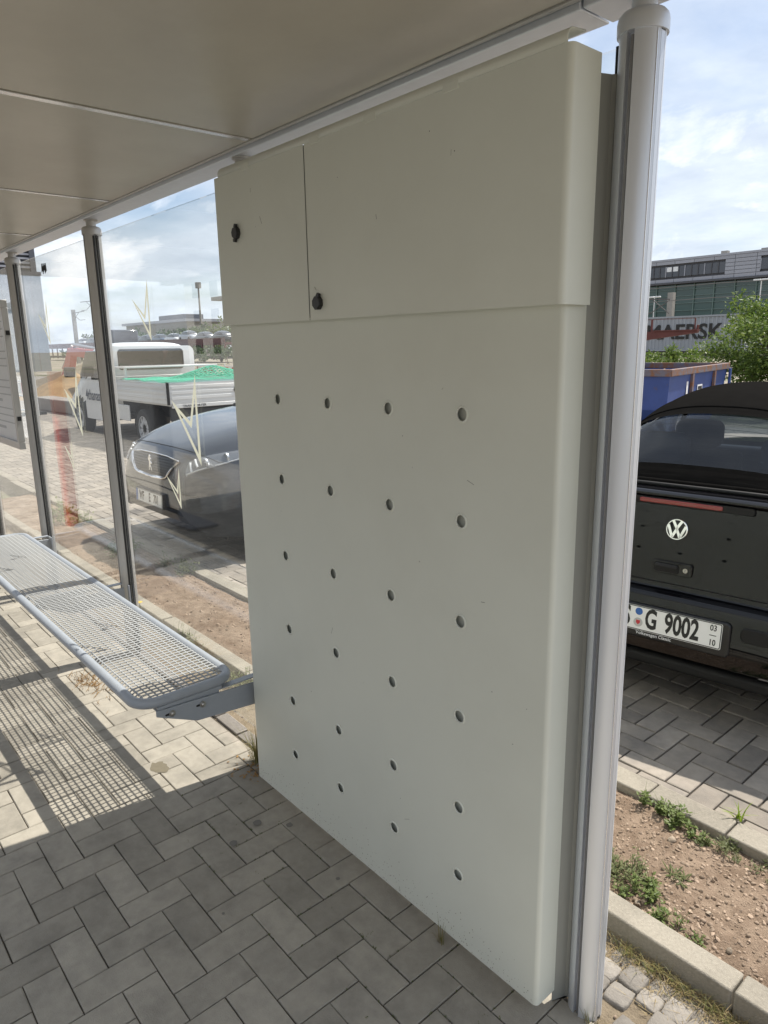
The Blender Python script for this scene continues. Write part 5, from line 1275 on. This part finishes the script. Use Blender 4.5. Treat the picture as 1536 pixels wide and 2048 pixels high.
# ================================================================== LEFT, SEEN THROUGH THE GLASS
# car-carrying rail wagons
def small_car(loc, rz, m, label):
    e = empty('transported_car', loc, rz, label, 'car', 'new cars on the rail wagons')
    L_ = Loft([(0.0, 0.70, 0.35, 0.5, 4), (0.08, 0.82, 0.25, 0.72, 4.5), (0.9, 0.88, 0.22, 0.93, 5), (3.3, 0.88, 0.22, 0.98, 5), (4.1, 0.82, 0.28, 0.9, 4.5), (4.25, 0.72, 0.4, 0.6, 4)])
    L_.mesh(0.5, 16).build('body', m, e, smooth=60)
    L2 = Loft([(0.95, 0.72, 0.88, 0.94, 3), (1.6, 0.72, 0.9, 1.36, 3), (2.3, 0.70, 0.9, 1.45, 3), (3.2, 0.68, 0.9, 1.36, 3), (4.0, 0.62, 0.9, 0.95, 3)])
    L2.mesh(0.5, 16).build('cabin_glass', m_bglass, e, smooth=60)
    L2.mesh(0.3, 16, keep=lambda v, t: 1.75 < v < 3.3 and abs(t) < 0.5, caps=False)
    p = L2.patch([(v, t) for v, t in ((1.7, -0.5), (1.7, 0), (1.7, 0.5), (2.5, 0.55), (3.3, 0.5), (3.3, 0), (3.3, -0.5), (2.5, -0.55))], 0.012, 3); p.build('roof', m, e, smooth=60)
    for x in (-0.8, 0.8):
        for v in (0.8, 3.4): MB().lathe([(0.3, -0.1), (0.3, 0.1)], 14, mat=Matrix.Translation((x, v, 0.3)), axis='x').build('wheel', m_tyre, e)
    return e
cp = {n: M(n + '_car_paint', c, 0.3, 0.2, coat=0.7) for n, c in dict(dark=(0.03, 0.035, 0.045), silver=(0.38, 0.40, 0.43), blue=(0.05, 0.08, 0.14), white=(0.7, 0.7, 0.7), black=(0.012, 0.012, 0.014)).items()}
order = [('black', 'dark saloon'), ('dark', 'dark grey hatchback'), ('silver', 'silver estate'), ('white', 'pale hatchback'), ('blue', 'dark blue hatchback'), ('black', 'black van-like car'), ('dark', 'grey hatchback'), ('silver', 'silver hatchback'), ('white', 'white car'), ('silver', 'silver saloon'), ('dark', 'charcoal car'), ('white', 'white estate')]
where = ['nearest the cabinet', 'second from the cabinet', 'third from the cabinet', 'fourth from the cabinet', 'fifth from the cabinet', 'sixth from the cabinet', 'seventh from the cabinet', 'eighth from the cabinet, by the post', 'first left of the glass post', 'second left of the glass post', 'third left of the glass post', 'fourth left of the glass post']
for k, (c, nm) in enumerate(order):
    x = -82.0 - k * 4.75
    small_car((x, 45.6, 2.42 + (0.25 if k == 2 else 0)), PI / 2 + (PI if k % 2 else 0) * 0, cp[c], nm + ' on the far rail wagon, ' + where[k])
for k in range(4):
    wg2 = empty('car_wagon', (-82.0 - k * 19.0, 45.0, 0), label='rusty red car-carrying rail wagon, ' + ['nearest the cabinet', 'second in the train', 'third in the train', 'farthest in the train'][k], cat='rail wagon', group='car wagons')
    bx('upper_deck', m_redsteel, wg2, -16.8, 1.8, -1.4, 1.8, 2.12, 2.42); bx('side_rail', m_redsteel, wg2, -16.8, 1.8, -1.48, -1.41, 2.30, 2.95)
    bx('lower_deck', m_darksteel, wg2, -16.8, 1.8, -1.4, 1.8, 0.4, 0.75)
    for x in np.arange(-16.5, 1.9, 3.05): bx('stanchion', m_redsteel, wg2, x - 0.12, x + 0.12, -1.47, -1.3, 0.3, 2.32)
    for x in (-14.6, -0.5): MB().lathe([(0.4, -0.06), (0.4, 0.06)], 16, mat=Matrix.Translation((x, -0.8, 0.4)), axis='y').build('wheel', m_darksteel, wg2)
m_hedge = M('dark_undergrowth', (0.03, 0.035, 0.02), 0.95)
# dark cars and scrub under the upper deck come out as one dim row of shrubs
for k in range(7):
    shrub('scrub_bush', (-74.0 - k * 8.5, 40.5, -0.05), 3.2, 2.1, 26, 26, 0.42, m_leaf2, ['dark scrub bush below the rail wagons, ' + w for w in ('nearest the cabinet', 'second from the cabinet', 'third from the cabinet', 'behind the van roof', 'just left of the van roof', 'behind the glass post', 'left of the glass post')][k], 'bush', 40 + k, limbs=3)
# trees behind the train
for k, (x, y, r, h, m, lab) in enumerate([(-112, 72, 9, 8.2, m_leaf3, 'pale green tree behind the train, below the open platform roof'), (-131, 74, 8, 7.6, m_leaf3, 'pale green tree left of the open platform roof'), (-150, 76, 8, 7.0, m_leaf2, 'dark green tree behind the flat grey hall'), (-98, 70, 8, 7.8, m_leaf3, 'pale tree nearest the cabinet, behind the train'), (-172, 74, 8, 6.4, m_leaf2, 'dark tree seen left of the lightning decal'), (-200, 74, 10, 6.5, m_leaf2, 'dark distant tree just right of the glass post')]):
    shrub('broad_tree', (x, y, 0), r, h, 46, 40, 0.85, m, lab, 'tree', 60 + k, limbs=5)
# open platform roof on columns
st_ = empty('platform_canopy', (-150, 85, 0), label='open two-storey loading platform with a flat overhanging roof beyond the train', cat='canopy')
bx('roof', m_conc, st_, -8, 40, -2, 10, 12.6, 13.4); bx('upper_floor', m_conc, st_, 0, 40, 0, 10, 9.6, 10.0); bx('end_wall', m_clad, st_, 26, 40, -0.5, 10, 9.0, 12.6)
for x in (0, 6, 12, 18, 24): bx('column', m_conc, st_, x - 0.3, x + 0.3, 0, 0.6, 0, 12.6)
fm = empty('floodlight_mast', (-168, 85, 0), label='floodlight mast rising above the platform roof', cat='mast')
MB().tube([(0, 0, 0), (0, 0, 16.6)], [0.35, 0.2], 8).build('pole', m_conc, fm); bx('lamp_cluster', m_conc, fm, -0.6, 0.6, -0.5, 0.5, 16.2, 17.6)
hl = empty('flat_hall', (-210, 88, 0), label='low flat grey hall in the far distance beside the lightning decal', cat='building')
bx('wall', m_conc, hl, -14, 28, 0, 12, 0, 8.8); bx('roof_slab', m_clad, hl, -15, 29, -1, 13, 8.8, 9.5); bx('roof_box', m_slate, hl, 6, 22, 2, 8, 9.5, 11.0)
for k, (x, h, lab) in enumerate(((-96, 8.4, 'overhead line mast left of the glass post, near the excavator'), (-105, 7.2, 'thinner overhead line mast just left of the other one'))): mast((x, 34.0, 0), h, lab, arm=1 if k == 0 else -1, arm_l=5)
pm2 = empty('signal_pole', (-118, 66, 0), label='thin pole in front of the pale trees', cat='pole'); MB().tube([(0, 0, 0), (0, 0, 11.5)], 0.12, 6).build('pole', m_white, pm2)
# grey tower left
tw = empty('grey_tower_block', (-69.4, 20.0, 0), label='blue grey windowless block behind the left panes', cat='building')
bx('facade', m_bluegrey, tw, -14.0, 0.0, -14.0, 0.0, -0.1, 8.2); bx('parapet', m_slate, tw, -14.1, 0.08, -14.1, 0.06, 8.2, 8.5)
for k in range(5): bx('facade_joint', m_seamd, tw, 0.002, 0.012, -0.9 - 2.4 * k, -0.86 - 2.4 * k, 0, 8.19)
lv = empty('louvred_building', (-106.0, 30.1, 0), label='tall building with horizontal pale louvres above the grey block', cat='building')
bx('edge_pier', m_slate, lv, -12, 0.2, -0.7, 0.0, 0, 21.0); bx('wall', m_slate, lv, -12, -0.4, -20.0, -0.7, 0, 21.0)
for k in range(16): bx('louvre', m_clad, lv, -0.3, 0.1, -20.0, -0.72, 12.5 + 0.55 * k, 12.5 + 0.55 * k + 0.24)
# excavator, earth heap, blocks, barriers
ex = empty('excavator', (-24.5, 10.0, 0), 0.0, 'orange red excavator with its arm bent down beside the earth heap', 'excavator')
MB().prism([(-3.2, 1.25), (-6.8, 1.50), (-7.15, 1.72), (-6.7, 1.80), (-3.2, 1.62), (-0.6, 0.95), (-0.6, 0.6)], -0.16, 0.16, axis='y').build('boom', m_orange, ex, bevel=0.02)
MB().prism([(-6.75, 1.72), (-7.25, 1.80), (-8.35, 0.75), (-9.35, 0.25), (-9.2, 0.05), (-8.0, 0.45), (-7.2, 1.05)], -0.13, 0.13, axis='y').build('stick', m_orange, ex, bevel=0.02)
MB().prism([(-9.1, 0.30), (-9.7, 0.20), (-10.0, -0.12), (-9.6, -0.3), (-9.0, -0.1)], -0.45, 0.45, axis='y').build('bucket', m_darksteel, ex, bevel=0.02)
MB().tube([(-4.2, 0, 1.75), (-6.9, 0, 1.95)], 0.06, 8).build('ram', m_steel, ex); MB().tube([(-7.0, 0, 1.9), (-8.6, 0, 0.95)], 0.05, 8).build('ram', m_steel, ex)
bx('house', m_orange, ex, -1.0, 1.6, -0.95, 0.95, 0.75, 1.65, bevel=0.08); bx('driver_cab', m_bglass, ex, -1.2, 0.2, -0.95, -0.05, 0.95, 2.35, bevel=0.06)
for y in (-0.9, 0.9): MB().prism(rrect(-1.7, 1.7, 0.0, 0.62, 0.3), y - 0.25, y + 0.25, axis='y').build('track', m_darksteel, ex)
def heap(name, loc, r, h, m, label):
    b = MB().grid(lambda a, c: (loc[0] + r[0] * c * math.cos(2 * PI * a), loc[1] + r[1] * c * math.sin(2 * PI * a), loc[2] + h * (1 - c) ** 1.2 + 0.18 * h * mnoise.noise((c * 4 * math.cos(2 * PI * a), c * 4 * math.sin(2 * PI * a), 2.2)) * (1 - c)), 40, 16)
    tag(b.build(name, m, smooth=60, recalc=False), label, 'earth heap')
m_sandheap = M('ochre_earth', (0.33, 0.22, 0.11), 0.95, var=0.2, vs_=5, bump=0.6, bs=12)
heap('earth_heap', (-27.2, 8.6, 0.0), (3.4, 2.2), 0.95, m_sandheap, 'heap of ochre earth under the excavator arm, left of the van')
heap('earth_heap', (-38.0, 13.0, 0.0), (6, 3.5), 1.1, m_dirt, 'long grey brown heap of spoil behind the excavator bucket')
for k in range(3):
    x = -21.6 + k * 1.75
    tag(MB().box(-0.85, 0.85, -0.28, 0.28, 0.047, 0.40).build('concrete_block', m_conc, bevel=0.03, loc=(x, 6.15 + 0.08 * k, 0), rot=(0, 0, 0.06 * k)), ['long concrete block at the foot of the earth heap, farthest left', 'long concrete block at the foot of the earth heap, middle one', 'long concrete block closest to the van front wheel'][k], 'concrete block', 'concrete blocks')
m_barred = M('red_barrier_plastic', (0.45, 0.02, 0.02), 0.5)
def barrier(loc, rz, label):
    e = empty('road_barrier', loc, rz, label, 'barrier', 'red and white road barriers')
    for z in (0.12, 0.50, 0.88): MB().tube([(-0.9, 0, z), (0.9, 0, z)], 0.025, 6).build('rail', m_white, e)
    for x in (-0.9, 0.9): MB().tube([(x, 0, 0.0), (x, 0, 1.0)], 0.03, 6).build('upright', m_white, e)
    for k in range(6): bx('stripe', m_barred if k % 2 == 0 else m_white, e, -0.86 + k * 0.287, -0.86 + (k + 1) * 0.287 - 0.004, -0.012, 0.012, 0.56, 0.84)
    bx('foot', m_tyre, e, -0.8, -0.5, -0.3, 0.3, 0.0, 0.08); bx('foot', m_tyre, e, 0.5, 0.8, -0.3, 0.3, 0.0, 0.08)
barrier((-20.9, 5.05, 0.047), 0.3, 'red and white barrier seen just left of the third post'); barrier((-23.2, 4.7, 0.047), 0.1, 'red and white barrier behind the timetable case')
barrier((-9.6, 9.2, 0.047), 0.0, 'red and white barrier behind the van, next to the cabinet edge')
for k in range(7):
    x = -36 + k * 2.4
    barrier((x, 15.5 + 0.2 * k, 0.0), 0.05, 'site barrier in the row behind the excavator, number %s from the left' % ['one', 'two', 'three', 'four', 'five', 'six', 'seven'][k])
# ================================================================== BEHIND THE CAMERA (seen only as reflections)
rp = empty('red_sign_pole', (-7.2, 0.62, 0), label='red painted pole mirrored faintly in the glass', cat='pole')
MB().prism(rrect(-0.07, 0.07, -0.05, 0.05, 0.02), 0, 1.5).build('pole', m_orange, rp)
dp = empty('dark_stop_post', (-6.85, -0.25, 0), label='dark grey post with a flat foot mirrored in the glass', cat='post')
bx('post', m_slate, dp, -0.06, 0.06, -0.06, 0.06, 0.02, 1.35); bx('foot', m_slate, dp, -0.1, 0.75, -0.15, 0.15, 0.0, 0.03, bevel=0.01)
m_render = M('pale_render', (0.62, 0.62, 0.60), 0.85, var=0.06, vs_=1)
hb_ = empty('pale_house', (-60, -34.0, 0), label='pale rendered building across the street, mirrored in the glass', cat='building')
bx('wall', m_render, hb_, -16, 14, -10, 0, 0, 9.0); bx('roof', m_slate, hb_, -16.4, 14.4, -10.4, 0.4, 9.0, 9.4)
for k in range(7):
    for z in (1.2, 4.2, 7.0): bx('window', m_bglass, hb_, -14 + 4 * k, -12.4 + 4 * k, 0.0, 0.05, z, z + 1.5)
hb2 = empty('grey_house', (-8, -18.0, 0), label='grey rendered building across the street behind the viewer', cat='building')
bx('wall', m_conc, hb2, -14, 30, -10, 0, 0, 8.0); bx('roof', m_slate, hb2, -14.4, 30.4, -10.4, 0.4, 8.0, 8.5)
for k in range(10):
    for z in (1.2, 4.6): bx('window', m_bglass, hb2, -12.5 + 4.2 * k, -10.7 + 4.2 * k, 0.0, 0.05, z, z + 1.6)

# ================================================================== WEEDS AND LITTER
m_weed = leaf_mat('fresh_weed_leaf', (0.085, 0.125, 0.03), (0.16, 0.20, 0.06), 0.3)
m_weed2 = leaf_mat('grey_green_weed_leaf', (0.10, 0.125, 0.045), (0.19, 0.20, 0.09), 0.3)
m_lime = leaf_mat('lime_blade', (0.20, 0.30, 0.03), (0.28, 0.36, 0.05), 0.4)
m_dry = leaf_mat('dry_straw', (0.30, 0.22, 0.10), (0.42, 0.33, 0.17), 0.3)
m_mixgrass = leaf_mat('half_dry_grass', (0.10, 0.13, 0.035), (0.30, 0.24, 0.10), 0.3)
m_fl = M('yellow_petal', (0.75, 0.48, 0.01), 0.6)
def blade(b, p, d, up, L_, w, bend, rng, n=4):
    d = Vector(d).normalized(); s = d.cross(Vector((0, 0, 1))).normalized() * w; p = Vector(p); V = []
    for k in range(n + 1):
        t = k / n; q = p + d * (bend * L_ * t * t) + Vector((0, 0, 1)) * (L_ * up * (t - 0.45 * bend * t * t)); ww = (1 - t) ** 0.7
        V += [tuple(q - s * ww), tuple(q + s * ww)]
    b.add(V, [(2 * k, 2 * k + 1, 2 * k + 3, 2 * k + 2) for k in range(n)])
def leaf(b, p, a, nrm, L_, w):
    a = Vector(a).normalized(); s = a.cross(Vector(nrm)).normalized(); p = Vector(p); nrm = Vector(nrm).normalized()
    b.add([p, p + a * L_ * 0.35 + s * w - nrm * L_ * .03, p + a * L_ * 0.75 + s * w * 0.7 + nrm * L_ * .03, p + a * L_ + nrm * L_ * 0.1, p + a * L_ * 0.75 - s * w * 0.7 + nrm * L_ * .03, p + a * L_ * 0.35 - s * w - nrm * L_ * .03], [(0, 1, 2, 3), (0, 3, 4, 5)])
def weed(x, y, r, h, n, m, label, seed, leafL=0.022, z=None, narrow=0.3, stretch=(1, 1)):
    n = int(n * 1.8); leafL *= 0.72
    rng = random.Random(seed); z = soil_h(min(2.2, max(1.71, y)), y) if z is None else z
    z = soil_h(x, y) if 1.70 < y < 2.215 else z
    b = MB(); st = MB()
    subs = []
    for k in range(max(4, n // 16)):
        a = rng.uniform(0, 2 * PI); q = math.sqrt(rng.random()); subs.append((x + math.cos(a) * q * r * stretch[0], y + math.sin(a) * q * r * stretch[1], rng.uniform(0.25, 0.6), rng.uniform(0.5, 1.3)))
    for k in range(n):
        sx_, sy_, sr, sh_ = subs[rng.randrange(len(subs))]
        a = rng.uniform(0, 2 * PI); q = rng.random(); c = Vector((sx_ + math.cos(a) * q * r * sr * 0.6, sy_ + math.sin(a) * q * r * sr * 0.6, z))
        if 1.705 < c.y < 2.21: c.z = soil_h(c.x, c.y)
        if k % 5 == 0: blade(st, c, (math.cos(a), math.sin(a), 0), 0.9, h * sh_ * rng.uniform(0.7, 1.5), 0.0012, rng.uniform(0.2, 0.9), rng, 3)
        tipz = h * sh_ * (1 - 0.6 * q) * rng.uniform(0.4, 1.1); out = Vector((math.cos(a), math.sin(a), 0)) * r * 0.3
        top = c + out * rng.random() + Vector((0, 0, tipz))
        if k % 3 == 0: st.tube([c - Vector((0, 0, 0.01)), (c + top) / 2 + Vector((0, 0, 0.004)), top], 0.0009, 3, caps=False)
        for j in range(2):
            p = c.lerp(top, rng.uniform(0.3, 1.0)); aa = rng.uniform(0, 2 * PI)
            leaf(b, p, (math.cos(aa), math.sin(aa), rng.uniform(-0.2, 0.7)), (rng.uniform(-.4, .4), rng.uniform(-.4, .4), 1), leafL * rng.uniform(0.5, 1.2), leafL * narrow * rng.uniform(0.7, 1.1))
    e = empty('weed', (0, 0, 0), label=label, cat='weed')
    b.v = [tuple(p) for p in b.v]
    b.build('foliage', m, e, recalc=False); st.build('stems', m, e, recalc=False)
weed(-1.04, 2.175, 0.062, 0.085, 80, m_weed, 'bright green leafy weed against the far kerb, nearest the end post', 1, 0.024, stretch=(1.6, .7))
weed(-0.935, 2.16, 0.05, 0.06, 60, m_weed, 'bright green leafy weed touching the far kerb, second from the post', 2, 0.024, stretch=(1.4, .8))
weed(-0.80, 2.17, 0.07, 0.05, 70, m_weed2, 'feathery green weed beside the kerb crack', 3, 0.020, narrow=0.16, stretch=(1.5, .7))
weed(-0.64, 2.16, 0.08, 0.045, 80, m_weed2, 'dull green weed along the far kerb, near the right edge', 4, 0.018, narrow=0.18, stretch=(1.6, .7))
weed(-0.515, 2.13, 0.05, 0.055, 50, m_weed, 'small green weed at the far right end of the soil strip', 5, 0.018, narrow=0.2)
weed(-0.50, 2.00, 0.04, 0.04, 36, m_weed2, 'tiny dull weed in the soil by the right picture edge', 6, 0.018, narrow=0.2)
weed(-0.97, 1.80, 0.085, 0.06, 130, m_weed2, 'spreading green weed patch between the end post and the near kerb', 7, 0.026, narrow=0.17, stretch=(1.1, 1.0))
weed(-0.895, 1.765, 0.06, 0.05, 70, m_weed, 'bushy green weed at the edge of the near kerb', 8, 0.024, narrow=0.25)
weed(-0.755, 1.735, 0.06, 0.045, 60, m_weed, 'ragged green weed growing over the near kerb edge', 9, 0.020, narrow=0.22, stretch=(1.3, .7))
weed(-0.845, 1.935, 0.035, 0.02, 9, m_weed2, 'wilted sprig lying flat on the bare soil', 10, 0.05, narrow=0.10)
weed(-3.05, 2.08, 0.17, 0.15, 230, m_weed2, 'pale green weed behind the glass, nearest the cabinet', 11, 0.035, narrow=0.2, stretch=(1.5, .7))
weed(-3.50, 2.12, 0.15, 0.15, 190, m_weed2, 'pale green weed behind the glass below the grey car', 12, 0.035, narrow=0.2, stretch=(1.4, .7))
weed(-5.75, 2.05, 0.16, 0.12, 100, m_weed, 'dark green weed behind the glass, left of the second post', 13, 0.045, stretch=(1.4, .8))
weed(-4.95, 2.16, 0.14, 0.12, 90, m_weed2, 'weed under the nose of the grey car', 14, 0.04, narrow=0.2, stretch=(1.6, .6))
weed(-3.02, 1.59, 0.13, 0.11, 110, m_weed2, 'straggly weed at the kerb foot behind the bench end', 15, 0.025, z=0.0, narrow=0.2, stretch=(1.8, .3))
weed(-3.60, 1.59, 0.16, 0.11, 120, m_weed2, 'straggly weed at the kerb foot behind the middle of the bench', 16, 0.025, z=0.0, narrow=0.2, stretch=(1.8, .3))
weed(-7.3, 2.1, 0.25, 0.16, 110, m_weed, 'green weed patch behind the third post', 17, 0.05, stretch=(1.5, .6))
# lime coloured blades at the parking edge
lm = MB(); rng = random.Random(5)
for k in range(16):
    a = rng.uniform(0, 2 * PI); blade(lm, (-0.835 + rng.uniform(-.012, .012), 2.335 + rng.uniform(-.008, .008), 0.045), (math.cos(a), math.sin(a), 0), 0.9, rng.uniform(0.05, 0.10), 0.0035, rng.uniform(0.3, 0.9), rng)
tag(lm.build('grass_plant', m_lime, recalc=False), 'lime green grass plant at the parking side of the far kerb', 'grass')
lm = MB()
for k in range(14):
    a = rng.uniform(0, 2 * PI); blade(lm, (-0.70 + rng.uniform(-.02, .02), 2.335 + rng.uniform(-.008, .008), 0.045), (math.cos(a), math.sin(a), 0), 0.6, rng.uniform(0.04, 0.07), 0.003, rng.uniform(0.6, 1.1), rng)
tag(lm.build('grass_plant', m_lime, recalc=False), 'small pale grass plant at the right picture edge by the far kerb', 'grass')
# tuft of grass at the left foot of the cabinet
tf = MB()
for k in range(130):
    a = rng.uniform(0, 2 * PI); q = rng.random() * 0.04
    blade(tf, (-2.365 + q * math.cos(a), 1.31 + q * math.sin(a) * 0.8, 0.0), (math.cos(a), math.sin(a), 0), 1.0, rng.uniform(0.06, 0.24), 0.0013, rng.uniform(0.1, 0.55), rng)
tag(tf.build('grass_tuft', m_mixgrass, recalc=False), 'tall half dry grass tuft at the left foot of the cabinet', 'grass')
tf = MB()
for k in range(26):
    a = rng.uniform(0, 2 * PI); q = rng.random() * 0.02
    blade(tf, (-1.20 + q * math.cos(a), 1.222 + q * math.sin(a) * 0.5, 0.0), (math.cos(a), math.sin(a), 0), 1.0, rng.uniform(0.03, 0.09), 0.0008, rng.uniform(0.1, 0.6), rng)
tag(tf.build('grass_tuft', m_mixgrass, recalc=False), 'thin grass tuft in a paver joint under the cabinet front', 'grass')
tf = MB()
for k in range(30):
    a = rng.uniform(0, 2 * PI); q = rng.random() * 0.03
    blade(tf, (-0.76 + q * math.cos(a), 1.315 + q * math.sin(a) * 0.5, 0.0), (math.cos(a), math.sin(a), 0), 1.0, rng.uniform(0.02, 0.06), 0.0009, rng.uniform(0.1, 0.7), rng)
tag(tf.build('grass_tuft', m_mixgrass, recalc=False), 'short grass tuft at the foot of the end post', 'grass')
# dry grass along the kerb foot and over the cobbles
dg = MB()
def dry(n, x0, x1, y0, y1, l0, l1, up):
    for k in range(n):
        x, y = rng.uniform(x0, x1), y1 - (y1 - y0) * rng.random() ** 2; a = rng.uniform(0, 2 * PI)
        blade(dg, (x, y, -0.005), (math.cos(a), math.sin(a) - 0.4, 0), up * rng.random(), rng.uniform(l0, l1), 0.0009, rng.uniform(0.4, 1.4), rng, 3)
dry(1500, -1.1, 0.1, 1.50, 1.622, 0.015, 0.055, 0.9); dry(700, -0.75, 0.1, 1.45, 1.615, 0.015, 0.05, 0.7); dry(1100, -4.6, -1.2, 1.42, 1.62, 0.02, 0.06, 0.8); dry(260, -2.55, -2.2, 1.20, 1.36, 0.015, 0.05, 0.4)
tag(dg.build('dry_grass', m_dry, recalc=False), 'dry straw coloured grass along the foot of the near kerb', 'grass', kind='stuff')
gg = MB()
for k in range(420):
    cx = rng.choice([-0.82, -0.74, -0.66, -0.57, -0.46, -0.40]); x, y = cx + rng.gauss(0, 0.022), 1.60 - abs(rng.gauss(0, 0.018)); a = rng.uniform(0, 2 * PI)
    blade(gg, (x, y, 0.0), (math.cos(a), math.sin(a) - 0.5, 0), 0.8, rng.uniform(0.02, 0.06), 0.0011, rng.uniform(0.3, 1.0), rng, 3)
tag(gg.build('kerb_grass', m_mixgrass, recalc=False), 'greenish grass tufts sprouting along the near kerb foot', 'grass', kind='stuff')
# moss and sprouts in the joints of the shelter floor
js = MB()
for k in range(260):
    x = -1.762 + 0.1 * rng.randrange(-6, 10); y = rng.uniform(0.9, 1.30)
    if rng.random() < 0.5: y = 0.565 + 0.1 * rng.randrange(3, 8); x = rng.uniform(-2.2, -0.9)
    for j in range(3): leaf(js, (x + rng.uniform(-.003, .003), y + rng.uniform(-.003, .003), -0.004), (rng.uniform(-1, 1), rng.uniform(-1, 1), 0.8), (0.1, 0.2, 1), 0.006, 0.002)
tag(js.build('joint_moss', m_weed2, recalc=False), 'specks of moss in the paver joints near the cabinet', 'moss', kind='stuff')
# tall thin stalks behind the glass
for k, (x, y, h) in enumerate(((-3.30, 1.98, 0.34), (-3.02, 1.95, 0.36))):
    s = MB().tube([(x, y, 0.02), (x + 0.03, y, h * 0.6), (x + 0.07, y + 0.02, h)], 0.0018, 4)
    e = empty('seed_stalk', (0, 0, 0), label=['thin dry seed stalk behind the glass, the left one of two', 'thin dry seed stalk behind the glass, the right one of two'][k], cat='stalk')
    s.build('stem', m_dry, e, recalc=False); lf = MB()
    for j in range(12): leaf(lf, (x + 0.045 + rng.uniform(-.02, .03), y + rng.uniform(-.02, .02), h * rng.uniform(0.7, 1.0)), (rng.uniform(-1, 1), rng.uniform(-1, 1), 1), (1, 0, 0.2), 0.012, 0.003)
    lf.build('seed_head', m_dry, e, recalc=False)
# yellow dandelion
dn = empty('dandelion', (-4.30, 1.60, 0), label='yellow dandelion at the kerb between the second and third post', cat='flower')
MB().tube([(0, 0, 0), (0.005, 0, 0.10)], 0.0016, 4).build('stem', m_weed, dn)
fl2 = MB()
for k in range(16):
    a = 2 * PI * k / 16; leaf(fl2, (0.005, 0, 0.10), (math.cos(a), math.sin(a), 0.25), (0, 0, 1), 0.02, 0.004)
fl2.build('petals', m_fl, dn, recalc=False); lf = MB()
for k in range(7):
    a = 2 * PI * k / 7; leaf(lf, (0, 0, 0.003), (math.cos(a), math.sin(a), 0.2), (0, 0, 1), 0.06, 0.009)
lf.build('leaves', m_weed, dn, recalc=False)
# dry leaf litter beside the cabinet foot and on the floor below the bench
lt = MB()
for k in range(46):
    x, y = -2.33 + rng.gauss(0, 0.05), 1.26 + rng.gauss(0, 0.045); a = rng.uniform(0, 2 * PI); leaf(lt, (x, y, 0.003), (math.cos(a), math.sin(a), 0.15), (rng.uniform(-.3, .3), rng.uniform(-.3, .3), 1), rng.uniform(0.008, 0.02), 0.005)
for k in range(120):
    x, y = -3.55 + rng.gauss(0, 0.10), 1.02 + rng.gauss(0, 0.035); a = rng.gauss(2.6, 0.5); leaf(lt, (x, y, 0.004), (math.cos(a), math.sin(a), 0.1), (0, 0.2, 1), rng.uniform(0.02, 0.07), 0.0012)
m_lit = leaf_mat('orange_brown_litter', (0.30, 0.16, 0.05), (0.42, 0.26, 0.10), 0.2)
tag(lt.build('leaf_litter', m_lit, recalc=False), 'orange brown dry litter at the cabinet foot and below the bench', 'litter', kind='stuff')
